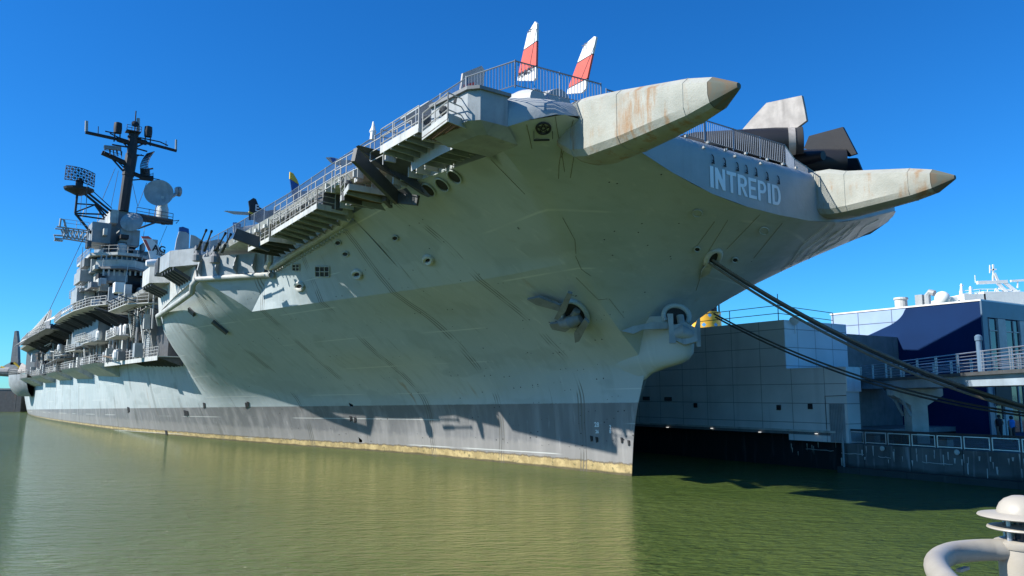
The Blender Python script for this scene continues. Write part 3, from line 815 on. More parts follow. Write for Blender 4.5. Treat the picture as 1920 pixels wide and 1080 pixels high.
# bolt holes and drains scattered over the plating
dh = MB(); rnd = random.Random(4)
for i in range(150):
    x = rnd.uniform(330, 1180); y = rnd.uniform(530, 850)
    p, q = hit(x, y)
    if p is None or p.z < .8: continue
    Q = onplane(p, q); r = rnd.choice((.03, .035, .05))
    for dx in ((0, rnd.uniform(9, 13)) if rnd.random() < .6 else (0,)):
        c_ = Q(x + dx, y - dx * .12, .015); e1 = q.cross(Vector((0, 0, 1))).normalized(); e2 = q.cross(e1)
        dh.poly([c_ + (e1 * math.cos(a) + e2 * math.sin(a)) * r for a in [math.pi * k / 3 for k in range(6)]])
for i in range(60):
    x = rnd.uniform(640, 1600); y = rnd.uniform(230, 560); p, q = hit(x, y)
    if p is None or p.y < -4 or p.z > 16.2: continue
    Q = onplane(p, q); c_ = Q(x, y, .015); e1 = q.cross(Vector((0, 0, 1))).normalized(); e2 = q.cross(e1)
    dh.poly([c_ + (e1 * math.cos(a) + e2 * math.sin(a)) * .045 for a in [math.pi * k / 3 for k in range(6)]])
dh.build('drain_hole', M['void'], hull, fix=False)['kind'] = 'stuff'
# overboard discharges in the boot topping
for x, y in ((657, 785), (665, 787), (346, 774), (350, 775), (311, 812), (461, 760), (382, 760), (464, 758), (240, 768), (1108, 822), (1118, 824), (1165, 825), (1178, 830)):
    p, q = hit(x, y)
    if p:
        od = MB(); Q = onplane(p, q); od.prism([Q(x - 2, y - 5, .06), Q(x + 2, y - 4, .06), Q(x + 2.5, y + 4, .06), Q(x - .5, y + 6, .06)], -q * .05); od.build('discharge_port', M['void'], hull)

# draught marks
for s, x, y, h_ in (("28", 1115, 800, .42), ("2", 1143, 804, .34), ("8", 1143, 812, .34), ("26", 1117, 812, .3)):
    p, q = hit(x, y, .02)
    if p:
        xd = Vector((0, 0, 1)).cross(q).normalized(); yd = q.cross(xd)
        text(s, 'draught_mark', hull, M['letter'], p, xd, yd, h_, .004, .008)

# anchors
bl = MB(); rows = []
for z, sf, tw in ((5.9, -1.25, .15), (6.3, -1.9, .35), (6.6, -3.0, .55), (6.8, -4.1, .7), (7.05, -4.75, .82), (7.4, -5.05, .95), (8.0, -5.1, 1.05), (8.6, -4.95, 1.2), (9.1, -4.6, 1.45), (9.6, -4.1, 1.8)):
    sr = min(2.5, .1 + max(0, z - 6.6) * 1.3)
    rows.append([(sr + (sf - sr) * abs(math.cos(a)) ** .75, tw * (1 if math.sin(a) > 0 else -1) * abs(math.sin(a)) ** .75, z) for a in np.linspace(math.pi / 2, -math.pi / 2, 21)])
bl.grid(rows); bl.poly(rows[0]); bl.poly(rows[-1])
bol = bl.build('anchor_bolster', M['hull'], ship, smooth=60)
def anchor(Q, crown, polys, shank, label, mat='haze_grey'):
    m = MB(); m.tube([Q(*shank[0], .3), Q(*shank[1], .55)], .22, 10); m.tube([Q(*crown[0], .45), Q(*crown[1], .7), Q(*crown[2], .45)], [.3, .42, .3], 12)
    o = m.build('bow_anchor', M[mat], ship, smooth=40, label=label)
    for pl, lift, th, nm_ in polys:
        pts = [Q(x, y, lift) for x, y in pl]; nrm = (pts[1] - pts[0]).cross(pts[2] - pts[0]).normalized()
        f = MB(); f.prism(pts, nrm * th); f.build(nm_, M[mat], o)
    return o
p, q = hit(1075, 592)
Q = onplane(p, q)
rm = MB(); c0 = Q(1078, 590, .1); ex, ey = Q(1102, 596, .1) - c0, Q(1075, 565, .1) - c0
rm.tube([c0 + ex * math.cos(a) + ey * math.sin(a) for a in [2 * math.pi * k / 22 for k in range(23)]], .16, 8, caps=False)
hz = rm.build('hawse_rim', M['hull'], ship, smooth=60)
hv = MB(); hv.prism([c0 + (ex * math.cos(a) + ey * math.sin(a)) * .9 for a in [2 * math.pi * k / 22 for k in range(22)]], q * .03); hv.build('hawse_mouth', M['void'], hz)
anchor(Q, [(1055, 606), (1072, 603), (1088, 596)], [
    ([(988, 562), (1010, 558), (1050, 573), (1060, 582), (1046, 583), (1005, 572)], .5, .16, 'fluke'),
    ([(1064, 549), (1072, 552), (1060, 585), (1046, 600), (1039, 598)], .8, .16, 'fluke'),
    ([(1096, 598), (1104, 606), (1086, 640), (1078, 643), (1076, 625)], .8, .16, 'fluke'),
    ([(1030, 608), (1050, 606), (1072, 614), (1060, 623), (1035, 618)], .45, .16, 'fluke')], [(1082, 582), (1068, 604)], 'starboard anchor with splayed flukes against the flare', 'mid')
p0 = Vector((-5.0, .1, 9.0)); q0 = (OS - p0).normalized(); q0 = (q0 + Vector((-.3, .2, .2))).normalized()
Q = onplane(p0, q0)
rm = MB(); c0 = Q(1268, 592, 0); ex, ey = Q(1292, 594, 0) - c0, Q(1268, 573, 0) - c0
rm.tube([c0 + ex * math.cos(a) + ey * math.sin(a) for a in [math.pi * k / 16 for k in range(-3, 20)]], .15, 8)
hz = rm.build('hawse_rim', M['hull'], ship, smooth=60)
hv = MB(); hv.prism([c0 + (ex * math.cos(a) + ey * math.sin(a)) * .85 for a in [2 * math.pi * k / 20 for k in range(20)]], q0 * .03); hv.build('hawse_mouth', M['void'], hz)
anchor(Q, [(1262, 628), (1280, 622), (1300, 628)], [
    ([(1251, 588), (1262, 588), (1263, 612), (1268, 643), (1255, 643), (1254, 610)], .8, .2, 'fluke'),
    ([(1261, 610), (1284, 604), (1307, 616), (1308, 640), (1284, 646), (1262, 636)], .75, .5, 'crown'),
    ([(1308, 598), (1313, 596), (1314, 650), (1307, 650), (1303, 632), (1298, 626)], .5, .2, 'fluke'),
    ([(1165, 621), (1185, 612), (1225, 603), (1252, 606), (1252, 616), (1205, 618), (1188, 626)], .3, .25, 'fluke')], [(1275, 592), (1281, 628)], 'stem anchor housed over the bolster')

# mooring lines from the bow to the shore on the right
def rope(a, b, sag, r, label, mat, n=28):
    a, b = Vector(a), Vector(b)
    pts = [a.lerp(b, i / n) - Vector((0, 0, sag * 4 * (i / n) * (1 - i / n))) for i in range(n + 1)]
    m = MB(off=a); m.tube(pts, r, 7); o = m.build('mooring_line', mat); o.location = a
    return tag(o, label, 'mooring line', 'mooring lines from the bow')
M['rope'] = paint("old_rope", (.16, .14, .115), .9, streak=0, scale=6, bump=.4)
M['rope2'] = paint("dark_rope", (.055, .05, .045), .9, streak=0, scale=6, bump=.4)
hp, hq = hit(1334, 486)
hawse = S2W(hp)
rr = MB(); Qh = onplane(hp, hq); c0 = Qh(1337, 484, .05)
ex, ey = Qh(1350, 480, .05) - c0, Qh(1340, 470, .05) - c0
rr.tube([c0 + ex * math.cos(a) + ey * math.sin(a) for a in [2 * math.pi * k / 20 for k in range(21)]], .16, 8, caps=False)
rr.prism([Qh(1330, 490, .1), Qh(1336, 494, .3), Qh(1330, 512, .12), Qh(1312, 522, .05), Qh(1316, 505, .2)], hq * .05)
ch = rr.build('fairlead_chock', M['light'], ship, smooth=50)
cv = MB(); cv.prism([c0 + (ex * math.cos(a) + ey * math.sin(a)) * .9 for a in [2 * math.pi * k / 20 for k in range(20)]], hq * .02); cv.build('fairlead_mouth', M['void'], ch)
shore = pD(1990, 779, 40)
for k, (dz, dx, mt, lb_) in enumerate(((0.0, 0.0, 'rope', 'thick upper mooring line running from the bow chock, topmost of its bundle'), (-.14, .06, 'rope2', 'dark mooring line running just under the thick upper one'), (-.2, -.15, 'rope', 'brown mooring line lowest of the bundle leaving the bow chock'))):
    rope(hawse + Vector((dx, 0, dz)), shore + Vector((dx * 2, dx, dz * .7)), 1.0 + .06 * k, .075, lb_, M[mt])
lo = S2W((1.0, -6.5, 11.0))
lo = pD(1338, 588, 49)
for k, lb_ in enumerate(('upper of the two thin dark mooring lines leaving the far side of the stem', 'lower of the two thin dark mooring lines leaving the far side of the stem')):
    rope(lo + Vector((.1 * k, 0, -.22 * k)), shore + Vector((.2, .3, -.1 - .12 * k)), 1.1 + .04 * k, .055, lb_, M['rope2'])

# pale sealing strips hanging on the far side of the flare
for top_, bot_ in (((1642, 410), (1590, 452)), ((1625, 409), (1545, 470)), ((1608, 412), (1515, 485)), ((1590, 414), (1490, 497)), ((1565, 418), (1470, 508)), ((1548, 420), (1452, 516)), ((1600, 425), (1535, 476)), ((1575, 432), (1500, 492))):
    pts = []
    for k in range(12):
        f = k / 11; pp, nn = hit(top_[0] + (bot_[0] - top_[0]) * f + 5 * math.sin(f * 7 + top_[0]), top_[1] + (bot_[1] - top_[1]) * f, .04)
        if pp: pts.append(pp)
    if len(pts) > 3: wb = MB(); wb.tube(pts, .022, 4); wb.build('sealing_strip', M['white'], hull)
# ------------------------------------------------------------ the pier and its buildings
def L(a, off, z): return (a, -off, z)          # along the pier (away), inland, up -> pier frame
def lbox(m, a0, a1, o0, o1, z0, z1): m.box(min(a0, a1), max(a0, a1), -max(o0, o1), -min(o0, o1), z0, z1); return m
def lpW(x, y, off=0): p = pW(x, y, off); return Vector((p.x, -off, p.z))
def pA(x, y, a):
    r = ray(x, y); w = O + r * ((PO + PE * a - O).dot(PE) / r.dot(PE))
    return Vector((a, -(w - PO).dot(PN), w.z))
def pier_thing(name, label, cat, a=0, off=0, z=0, group=None):
    """returns (root, offset): build with MB(off=offset) in pier coordinates"""
    t = thing(name, label, cat, tuple(PO + PE * a + PN * off + Vector((0, 0, z))), PIER_RZ, group)
    return t, L(a, off, z)

n = N("stained_concrete"); X, Y, Z = n.xyz()
c = n.mix(n.ss(n.noise(.5, detail=6), .3, .7), (.075, .08, .08), (.13, .135, .13))
c = n.mix(n.math('MULTIPLY', n.ss(n.noise(1.3, (1.6, 1, .1), detail=7, rough=.65), .55, .70), .7), c, (.34, .36, .36))
c = n.mix(n.math('MULTIPLY', n.ss(n.noise(.9, (1.2, 1, .12), detail=6, off=(5, 5, 2)), .55, .7), .6), c, (.035, .037, .036))
line = n.math('SUBTRACT', 1.0, n.ss(n.math('ABSOLUTE', n.math('SUBTRACT', n.math('FLOORED_MODULO', X, 3.1), 1.5)), .02, .05))
c = n.mix(n.math('MULTIPLY', line, .8), c, (.03, .03, .03))
wetm = n.math('SUBTRACT', 1.0, n.ss(n.math('ADD', Z, n.math('MULTIPLY', n.noise(.9, (1, 1, 3), detail=5), .5)), .62, .95))
c = n.mix(n.math('MULTIPLY', wetm, .8), c, (.022, .024, .022))
n.bump(n.noise(3, detail=6), .4, .05)
M['concrete'] = n.out(c, .8)
M['blackpier'] = paint("under_pier_shade", (.012, .013, .014), .9, streak=.3, dirt=(.06, .06, .06))  # near-black colour stands in for the shade of the void under the slab

pier, po = pier_thing('pier', 'long concrete pier with stained wall and dark open underside beside the warship', 'pier', 0, 0, 0)
m = MB(off=po); lbox(m, 0.0, -42, 0, 60, -1.5, 1.86); m.build('pier_wall', M['concrete'], pier)
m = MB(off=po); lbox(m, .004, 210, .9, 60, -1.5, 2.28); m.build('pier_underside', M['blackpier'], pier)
m = MB(off=po); lbox(m, .004, 210, 0, 60, 2.283, 2.62); m.build('pier_slab', M['mid'], pier)
m = MB(off=po); lbox(m, .3, 210, -.12, -.003, 2.48, 2.62); m.build('edge_pipe', M['light'], pier)
m = MB(off=po); lbox(m, -.003, -42, -.55, -.003, -1, .38); m.build('footing_ledge', M['concrete'], pier)
M['lamp'] = None
n = N("lit_lamp"); n.b.inputs['Emission Color'].default_value = (1, .96, .85, 1); n.b.inputs['Emission Strength'].default_value = .5
M['lamp'] = n.out((.8, .8, .8), .4)
for x, y in ((1252, 801), (1335, 803), (1425, 810), (1531, 813)):
    p = lpW(x, y, -.1); m = MB(off=po); m.box(p.x - .07, p.x + .07, p.y - .05, p.y + .1, p.z - .03, p.z + .02); m.build('pier_lamp', M['lamp'], pier)
for x, y in ((1655, 841), (1795, 848)):
    p = lpW(x, y, -.12); m = MB(off=po); m.lathe(p, [(.14, 0), (.16, .06), (.1, .1)], 12, (0, 1, 0)); m.build('mooring_ring', M['light'], pier)
m = MB(off=po); m.tube([L(-.35, -.3, -1), L(-.35, -.3, 2.2)], .06, 8); m.build('guide_pole', M['haze_grey'], pier)
# weathered white drips as thin lime crusts
rn = random.Random(12)
for k in range(44):
    a = rn.uniform(-11.5, 5); z = rn.uniform(.8, 1.5) if rn.random() < .6 else rn.uniform(1.4, 1.84); off = -.012 if a < 0 else .888
    ln = rn.uniform(.15, .6); w = rn.uniform(.02, .06); m = MB(off=po)
    m.prism([L(a - w, off, z), L(a + w, off, z), L(a + w * .4 + rn.uniform(-.03, .03), off, z - ln), L(a - w * .2, off, z - ln * 1.1)], (0, .008, 0)); m.build('lime_crust', M['light'], pier)
for a0, a1, z in ((-3.4, -2.6, 1.15), (1.2, 3.4, 1.25), (-7.2, -5.4, 1.0), (-1.6, .0, 1.2)):
    off = -.02 if a1 <= 0 else .87; m = MB(off=po); m.tube([L(a0 + (a1 - a0) * i / 8, off, z + rn.uniform(-.04, .04)) for i in range(9)], .022, 5); m.build('lime_crust', M['light'], pier)
n = N("grey_wall_panels"); X, Y, Z = n.xyz()
def panel_mat(name, col, z0, dz, x0, dx, line=(.03, .035, .04), var=.1):
    n = N(name); X, Y, Z = n.xyz()
    c = n.mix(n.ss(n.noise(.35, detail=4), .35, .7), mul(col, 1 - var), mul(col, 1 + var * .5))
    wn = n.n("ShaderNodeTexWhiteNoise"); cx = n.math('FLOOR', n.math('DIVIDE', n.math('SUBTRACT', X, x0), dx)); cz = n.math('FLOOR', n.math('DIVIDE', n.math('SUBTRACT', Z, z0), dz))
    cb = n.n("ShaderNodeCombineXYZ"); n.link(cx, cb.inputs[0]); n.link(cz, cb.inputs[1]); n.link(cb.outputs[0], wn.inputs[0])
    c = n.mix(n.math('MULTIPLY', wn.outputs[0], .18), c, mul(col, .75))
    lx = n.math('ABSOLUTE', n.math('SUBTRACT', n.math('FLOORED_MODULO', n.math('SUBTRACT', X, x0 - dx / 2), dx), dx / 2))
    ly = n.math('ABSOLUTE', n.math('SUBTRACT', n.math('FLOORED_MODULO', n.math('ADD', Y, 50.4), dx), dx / 2))
    lz = n.math('ABSOLUTE', n.math('SUBTRACT', n.math('FLOORED_MODULO', n.math('SUBTRACT', Z, z0 - dz / 2), dz), dz / 2))
    geo = n.n("ShaderNodeNewGeometry"); vt = n.n("ShaderNodeVectorTransform", vector_type='NORMAL', convert_from='WORLD', convert_to='OBJECT')
    n.link(geo.outputs['True Normal'], vt.inputs[0]); sp = n.n("ShaderNodeSeparateXYZ"); n.link(vt.outputs[0], sp.inputs[0])
    fx = n.math('GREATER_THAN', n.math('ABSOLUTE', sp.outputs[0]), .7)
    h = n.math('ADD', n.math('MULTIPLY', lx, n.math('SUBTRACT', 1.0, fx)), n.math('MULTIPLY', ly, fx))
    s = n.math('SUBTRACT', 1.0, n.ss(n.math('MINIMUM', h, lz), .010, .032))
    st = n.math('MULTIPLY', n.ss(n.noise(1.0, (1, 1, .08), detail=6), .52, .72), .3)
    c = n.mix(st, c, mul(col, .6))
    c = n.mix(n.math('MULTIPLY', s, .7), c, line)
    n.bump(n.math('MULTIPLY', s, -1.0), .5, .03)
    return n.out(c, .45, 0, .4)
M['panel'] = panel_mat("grey_cladding", (.62, .64, .64), 3.1 - 2.62, 1.31, 3.67, 2.65)
M['panel_light'] = panel_mat("pale_cladding", (.70, .75, .82), 3.1 - 2.62, 1.31, 3.67, 2.0)

gb, go_ = pier_thing('terminal_building', 'grey panelled building on the pier behind the carrier bow, roof railing on top', 'building', 0, 0, 2.62)
m = MB(off=go_); lbox(m, 4.1, 150, 0, 7.2, 2.622, 10.3); m.build('wall', M['panel'], gb)
m = MB(off=go_); lbox(m, -.6, 4.095, 0, 1.4, 1.87, 6.75); lbox(m, -.6, 4.095, -.02, 1.45, 6.753, 6.83); m.build('low_wing_wall', M['panel'], gb)
m = MB(off=go_); lbox(m, 4.05, 4.094, .01, 7.19, 6.76, 10.29); m.build('end_wall', M['panel_light'], gb)
m = MB(off=go_); lbox(m, 4.12, 40, 7.21, 14.0, 2.63, 9.6); m.build('back_wing_wall', M['mid'], gb)
m = MB(off=go_); lbox(m, -.68, -.605, -.02, 1.5, 5.2, 6.8); m.build('wing_edge_post', M['white'], gb)
m = MB(off=go_); m.rail([L(60, .6, 10.3), L(5, .6, 10.3), L(5.0, 7, 10.1)], 1.15, 2, 4.6, .028); m.tube([L(5, .6, 10.3), L(5, .6, 12.3)], .03, 5); m.build('roof_railing', M['dark'], gb)
for x, y in ((1490, 598),): 
    m = MB(off=go_); p = pA(x, y + 4, 3.9); m.lathe(p + Vector((0, 0, -.1)), [(.02, -.25), (.3, 0), (.42, .12), (.3, .35), (.05, .42)], 12); m.tube([p, p + Vector((0, 0, -.9))], .04, 6); m.build('wall_floodlight', M['white'], gb)
for x, y in ((1253, 748), (1212, 747)): 
    p = lpW(x, y, -.01); m = MB(off=go_); m.box(p.x - .42, p.x + .42, p.y - .0, p.y + .05, p.z - .16, p.z + .16); m.build('wall_vent', M['dark'], gb)
for x, y in ((1305, 760), (1461, 764), (1520, 762)):
    p = lpW(x, y, -.01); m = MB(off=go_); m.box(p.x - .15, p.x + .15, p.y, p.y + .12, p.z - .18, p.z + .18); m.build('wall_camera', M['black'], gb)
m = MB(off=go_)
for i in range(9): m.box(.55 + i * .12 - .9, .62 + i * .12 - .9, .02, .10, 1.9, 4.4)
m.box(-.4, .75, .0, .03, 1.9, 4.4); m.build('corrugated_gate', M['haze_grey'], gb)
m = MB(off=go_); m.tube([L(1.0, -.04, 2.7), L(1.0, -.04, 4.9), L(-.6, -.04, 4.95)], .025, 5); m.build('wall_conduit', M['dark'], gb)

# blue building: a navy wave painted over pale cladding
n = N("blue_wave_wall"); X, Y, Z = n.xyz()
base = n.mix(n.ss(n.noise(.4, detail=3), .35, .7), (.27, .38, .56), (.31, .43, .62))
lx = n.math('ABSOLUTE', n.math('SUBTRACT', n.math('FLOORED_MODULO', X, 3.0), 1.0)); lz = n.math('ABSOLUTE', n.math('SUBTRACT', n.math('FLOORED_MODULO', Z, 4.4), .15))
base = n.mix(n.math('MULTIPLY', n.math('SUBTRACT', 1.0, n.ss(n.math('MINIMUM', lx, lz), .02, .05)), .8), base, (.06, .07, .10))
# wave edge height as a function of the distance along the wall
ed = n.n("ShaderNodeFloatCurve"); mp = n.n("ShaderNodeMapRange"); n.link(X, mp.inputs[0]); mp.inputs[1].default_value = 13.5; mp.inputs[2].default_value = 5.5
n.link(mp.outputs[0], ed.inputs['Value']); cv = ed.mapping.curves[0]
for px_, py_ in ((.350, .0), (.360, .690), (.372, .744), (.491, .775), (.676, .825), (.856, .883), (.9275, .93), (.96, .97)):
    cv.points.new(px_, py_)
ed.mapping.update()
edge = n.math('ADD', n.math('MULTIPLY', ed.outputs[0], 10.2), 0.0)
c = n.mix(n.ss(n.math('SUBTRACT', edge, Z), -.02, .04), base, n.mix(n.ss(n.noise(.3, detail=3), .3, .7), (.0005, .018, .075), (.0007, .022, .09)))
M['wave'] = n.out(c, .65, 0, .15)
M['navyframe'] = paint("slate_blue_frame", (.10, .16, .23), .4, streak=.05)
bb_, bo = pier_thing('visitor_building', 'navy blue building with a pale painted corner and tall end windows', 'building', -2.5, 14, 1.9)
m = MB(off=bo); lbox(m, -2.5, 10.1, 14.0, 46, 1.87, 11.9); m.build('wall', M['wave'], bb_)
m = MB(off=bo); lbox(m, -2.56, 10.16, 13.94, 46, 11.903, 12.02); m.build('roof_edge', M['white'], bb_)
m = MB(off=bo); lbox(m, -2.62, -2.505, 13.9, 14.6, 1.9, 11.9); lbox(m, -2.62, -2.505, 14.602, 46, 10.7, 11.9); m.build('window_surround', M['navyframe'], bb_)
for o0, o1, mt, nm_ in ((14.75, 15.9, 'glass', 'window'), (17.1, 18.2, 'glass', 'window'), (18.3, 19.2, 'glass', 'window'), (20.3, 22, 'glass', 'window'), (22.2, 24, 'glass', 'window'), (25, 27.5, 'glass', 'window')):
    m = MB(off=bo); lbox(m, -2.56, -2.51, o0, o1, 2.2, 10.6); w = m.build(nm_, M['glass'], bb_)
    m = MB(off=bo); lbox(m, -2.64, -2.565, o0, o0 + .09, 2.2, 10.6); lbox(m, -2.64, -2.565, o0, o1, 9.7, 9.78); lbox(m, -2.64, -2.565, o0, o1, 6.0, 6.1); m.build('window_frame', M['light'], w)
for o0, o1 in ((15.95, 17.05), (19.25, 20.25), (24.1, 24.9)):
    m = MB(off=bo); lbox(m, -2.7, -2.507, o0, o1, 1.9, 10.65); m.build('pilaster', M['light'], bb_)
m = MB(off=bo); lbox(m, -2.75, -2.705, 14.7, 17.0, 4.2, 5.7); sg = m.build('sign_board', M['black'], bb_)
text("EPID", 'sign_letters', sg, M['haze_grey'], L(-2.76, 14.8, 4.45), (0, -1, 0), (0, 0, 1), 1.1, .01, .01)
text("CE", 'door_letters', bb_, M['white'], L(-2.78, 14.95, 3.35), (0, -1, 0), (0, 0, 1), .65, .01, .01)
m = MB(off=bo); lbox(m, -2.72, -2.66, 14.85, 15.7, 1.9, 3.2); m.build('door', M['light'], bb_)
m = MB(off=bo); lbox(m, 5.5, 9.2, 13.2, 13.99, 1.9, 8.6); m.build('porch', M['dark'], bb_)
m = MB(off=bo); lbox(m, 6.4, 8.0, 13.1, 13.19, 6.2, 8.0); m.build('door', M['white'], bb_)
for x, y, k in ((1690, 575, 0), (1740, 570, 1)):
    p = lpW(x, y, 17); m = MB(off=bo)
    if k == 0: m.lathe(Vector((p.x, p.y, 12.0)), [(.75, 0), (.7, .15), (.5, .25), (.5, .95), (.6, 1.0), (.55, 1.15), (.1, 1.2)], 16); m.build('roof_vent', M['light'], bb_)
    else: m.tube([Vector((p.x, p.y, 12.0)), Vector((p.x, p.y, 13.1)), Vector((p.x - .25, p.y, 13.35)), Vector((p.x - .6, p.y, 13.2))], .26, 8); m.box(p.x + .3, p.x + .9, p.y - .3, p.y + .3, 12.02, 13.2); m.build('roof_duct', M['haze_grey'], bb_)
m = MB(off=bo); lbox(m, 9.6, 9.65, 13.6, 13.95, 11, 11.1); m.build('wall_bracket', M['dark'], bb_)

# footbridge
fa, fbv = Vector((26.6, 62.5, 0)), Vector((20.6, 24.0, 0))
fd = (fbv - fa).normalized(); fnv = Vector((-fd.y, fd.x, 0))
if fnv.x < 0: fnv = -fnv
br = thing('footbridge', 'raised footbridge with pale side beam and steel railings crossing to the pier', 'footbridge', tuple(fa))
def bp(d, o, z): return fa + fd * d + fnv * o + Vector((0, 0, z))
LB = (fbv - fa).length
def bbox(m, d0, d1, o0, o1, z0, z1): m.prism([bp(d0, o0, z0), bp(d1, o0, z0), bp(d1, o1, z0), bp(d0, o1, z0)], (0, 0, z1 - z0)); return m
m = MB(off=fa); bbox(m, 0, LB, 0, 3.2, 5.95, 6.12); m.build('deck', M['dark'], br)
M['beam'] = paint("bridge_beam_paint", (.33, .40, .46), .45, streak=.12)
m = MB(off=fa); bbox(m, 1.2, LB, .25, .45, 5.42, 5.947); bbox(m, 1.2, LB, 2.7, 2.9, 5.42, 5.947); m.build('side_beam', M['beam'], br)
m = MB(off=fa); bbox(m, 1.2, LB, .5, 2.65, 5.6, 5.94); m.build('floor_frame', M['dark'], br)
M['steel'] = paint("brushed_rail", (.42, .45, .50), .35, .7, streak=0)
for o_ in (.1, 3.1):
    m = MB(off=fa)
    for k in range(6): m.tube([bp(.3, o_, 6.25 + k * .17), bp(LB, o_, 6.25 + k * .17)], .022 if k < 5 else .035, 5)
    for i in range(int(LB / 3.0) + 1):
        for q_ in (0, .22): m.beam(bp(.3 + i * 3.0 + q_, o_, 6.12), bp(.3 + i * 3.0 + q_, o_, 7.15), .05)
    m.build('bridge_railing', M['steel'], br)
m = MB(off=fa); p = bp(LB * .62, .1, 6.12); m.lathe(p, [(.13, 0), (.13, 1.5), (.17, 1.52), (.17, 1.72), (.1, 1.8), (.02, 1.82)], 14); m.build('bridge_light_post', M['navyframe'], br)
cp = bp(10.0, 1.6, 0)
m = MB(off=fa)
m.prism([cp + fnv * a + Vector((0, 0, z)) - fd * .75 for a, z in ((-.5, 1.86), (.5, 1.86), (.5, 4.3), (1.5, 4.95), (1.5, 5.4), (-1.5, 5.4), (-1.5, 4.95), (-.5, 4.3))], fd * 1.5)
m.build('pier_column', M['light'], br)
for q_ in (-.72, .72):
    m = MB(off=fa); m.tube([cp + fd * q_ + fnv * -.55 + Vector((0, 0, 3.6)), cp + fd * q_ + fnv * -1.0 + Vector((0, 0, 4.6)), cp + fd * (q_ - 2.2) + fnv * -1.1 + Vector((0, 0, 5.5))], .1, 6); m.build('column_brace', M['haze_grey'], br)
m = MB(off=fa); p = bp(.8, 1.5, 0); m.tube([p + Vector((0, 0, 6.1)), p + Vector((0, 0, 8.8))], .05, 6); m.lathe(p + Vector((0, 0, 8.6)), [(.03, -.1), (.2, 0), (.15, .15), (.03, .2)], 8); m.build('bridge_lamp', M['light'], br)

# railing on the pier edge
rl, ro = pier_thing('pier_railing', 'framed panel railing with a dark top rail along the pier edge', 'railing', -14, .25, 1.87)
m = MB(off=ro); m.beam(L(.2, .25, 2.72), L(-40, .25, 2.72), .12, .12); m.build('top_rail', M['black'], rl)
n = N("railing_mesh"); n.b.inputs['Alpha'].default_value = .28
M['mesh'] = n.out((.05, .06, .07), .5)
a = 0.0; k = 0
while a > -39:
    w = 1.55
    m = MB(off=ro)
    for q0, q1 in ((L(a - .08, .22, 1.96), L(a - w + .08, .22, 1.96)), (L(a - .08, .22, 2.6), L(a - w + .08, .22, 2.6)), (L(a - .08, .22, 1.9), L(a - .08, .22, 2.62)), (L(a - w + .08, .22, 1.9), L(a - w + .08, .22, 2.62))): m.beam(q0, q1, .045)
    f = m.build('railing_panel', M['steel'], rl)
    m = MB(off=ro); m.box(a - w + .1, a - .1, -.235, -.225, 1.98, 2.58); m.build('panel_mesh', M['mesh'], f)
    m = MB(off=ro); m.beam(L(a - w, .28, 1.87), L(a - w, .28, 2.66), .07); m.build('railing_post', M['dark'], rl)
    a -= w
# things standing on the pier behind the railing
def bin_(a, off, w, h, mat, label, nm='litter_bin'):
    t, o = pier_thing(nm, label, 'litter bin', a, off, 1.87)
    m = MB(off=o); m.prism([L(a - w / 2, off - w / 2, 1.87), L(a + w / 2, off - w / 2, 1.87), L(a + w / 2, off + w / 2, 1.87), L(a - w / 2, off + w / 2, 1.87)], (0, 0, h)); m.build('body', M[mat], t)
    m = MB(off=o); lbox(m, a - w / 2 - .04, a + w / 2 + .04, off - w / 2 - .04, off + w / 2 + .04, 1.872 + h, 1.95 + h); m.build('lid', M['dark'], t)
bin_(-1.4, 1.4, .6, .5, 'mid', 'squat grey bin behind the pier railing, nearest the corrugated gate')
bin_(-3.3, 1.3, .55, .75, 'black', 'tall black bin behind the pier railing, left of the bridge column')
bin_(-3.95, 1.5, .45, .72, 'black', 'narrow black bin beside the tall black bin on the pier')
bin_(-5.6, 2.2, .7, .4, 'haze_grey', 'low pale grey box bin just in front of the bridge column')

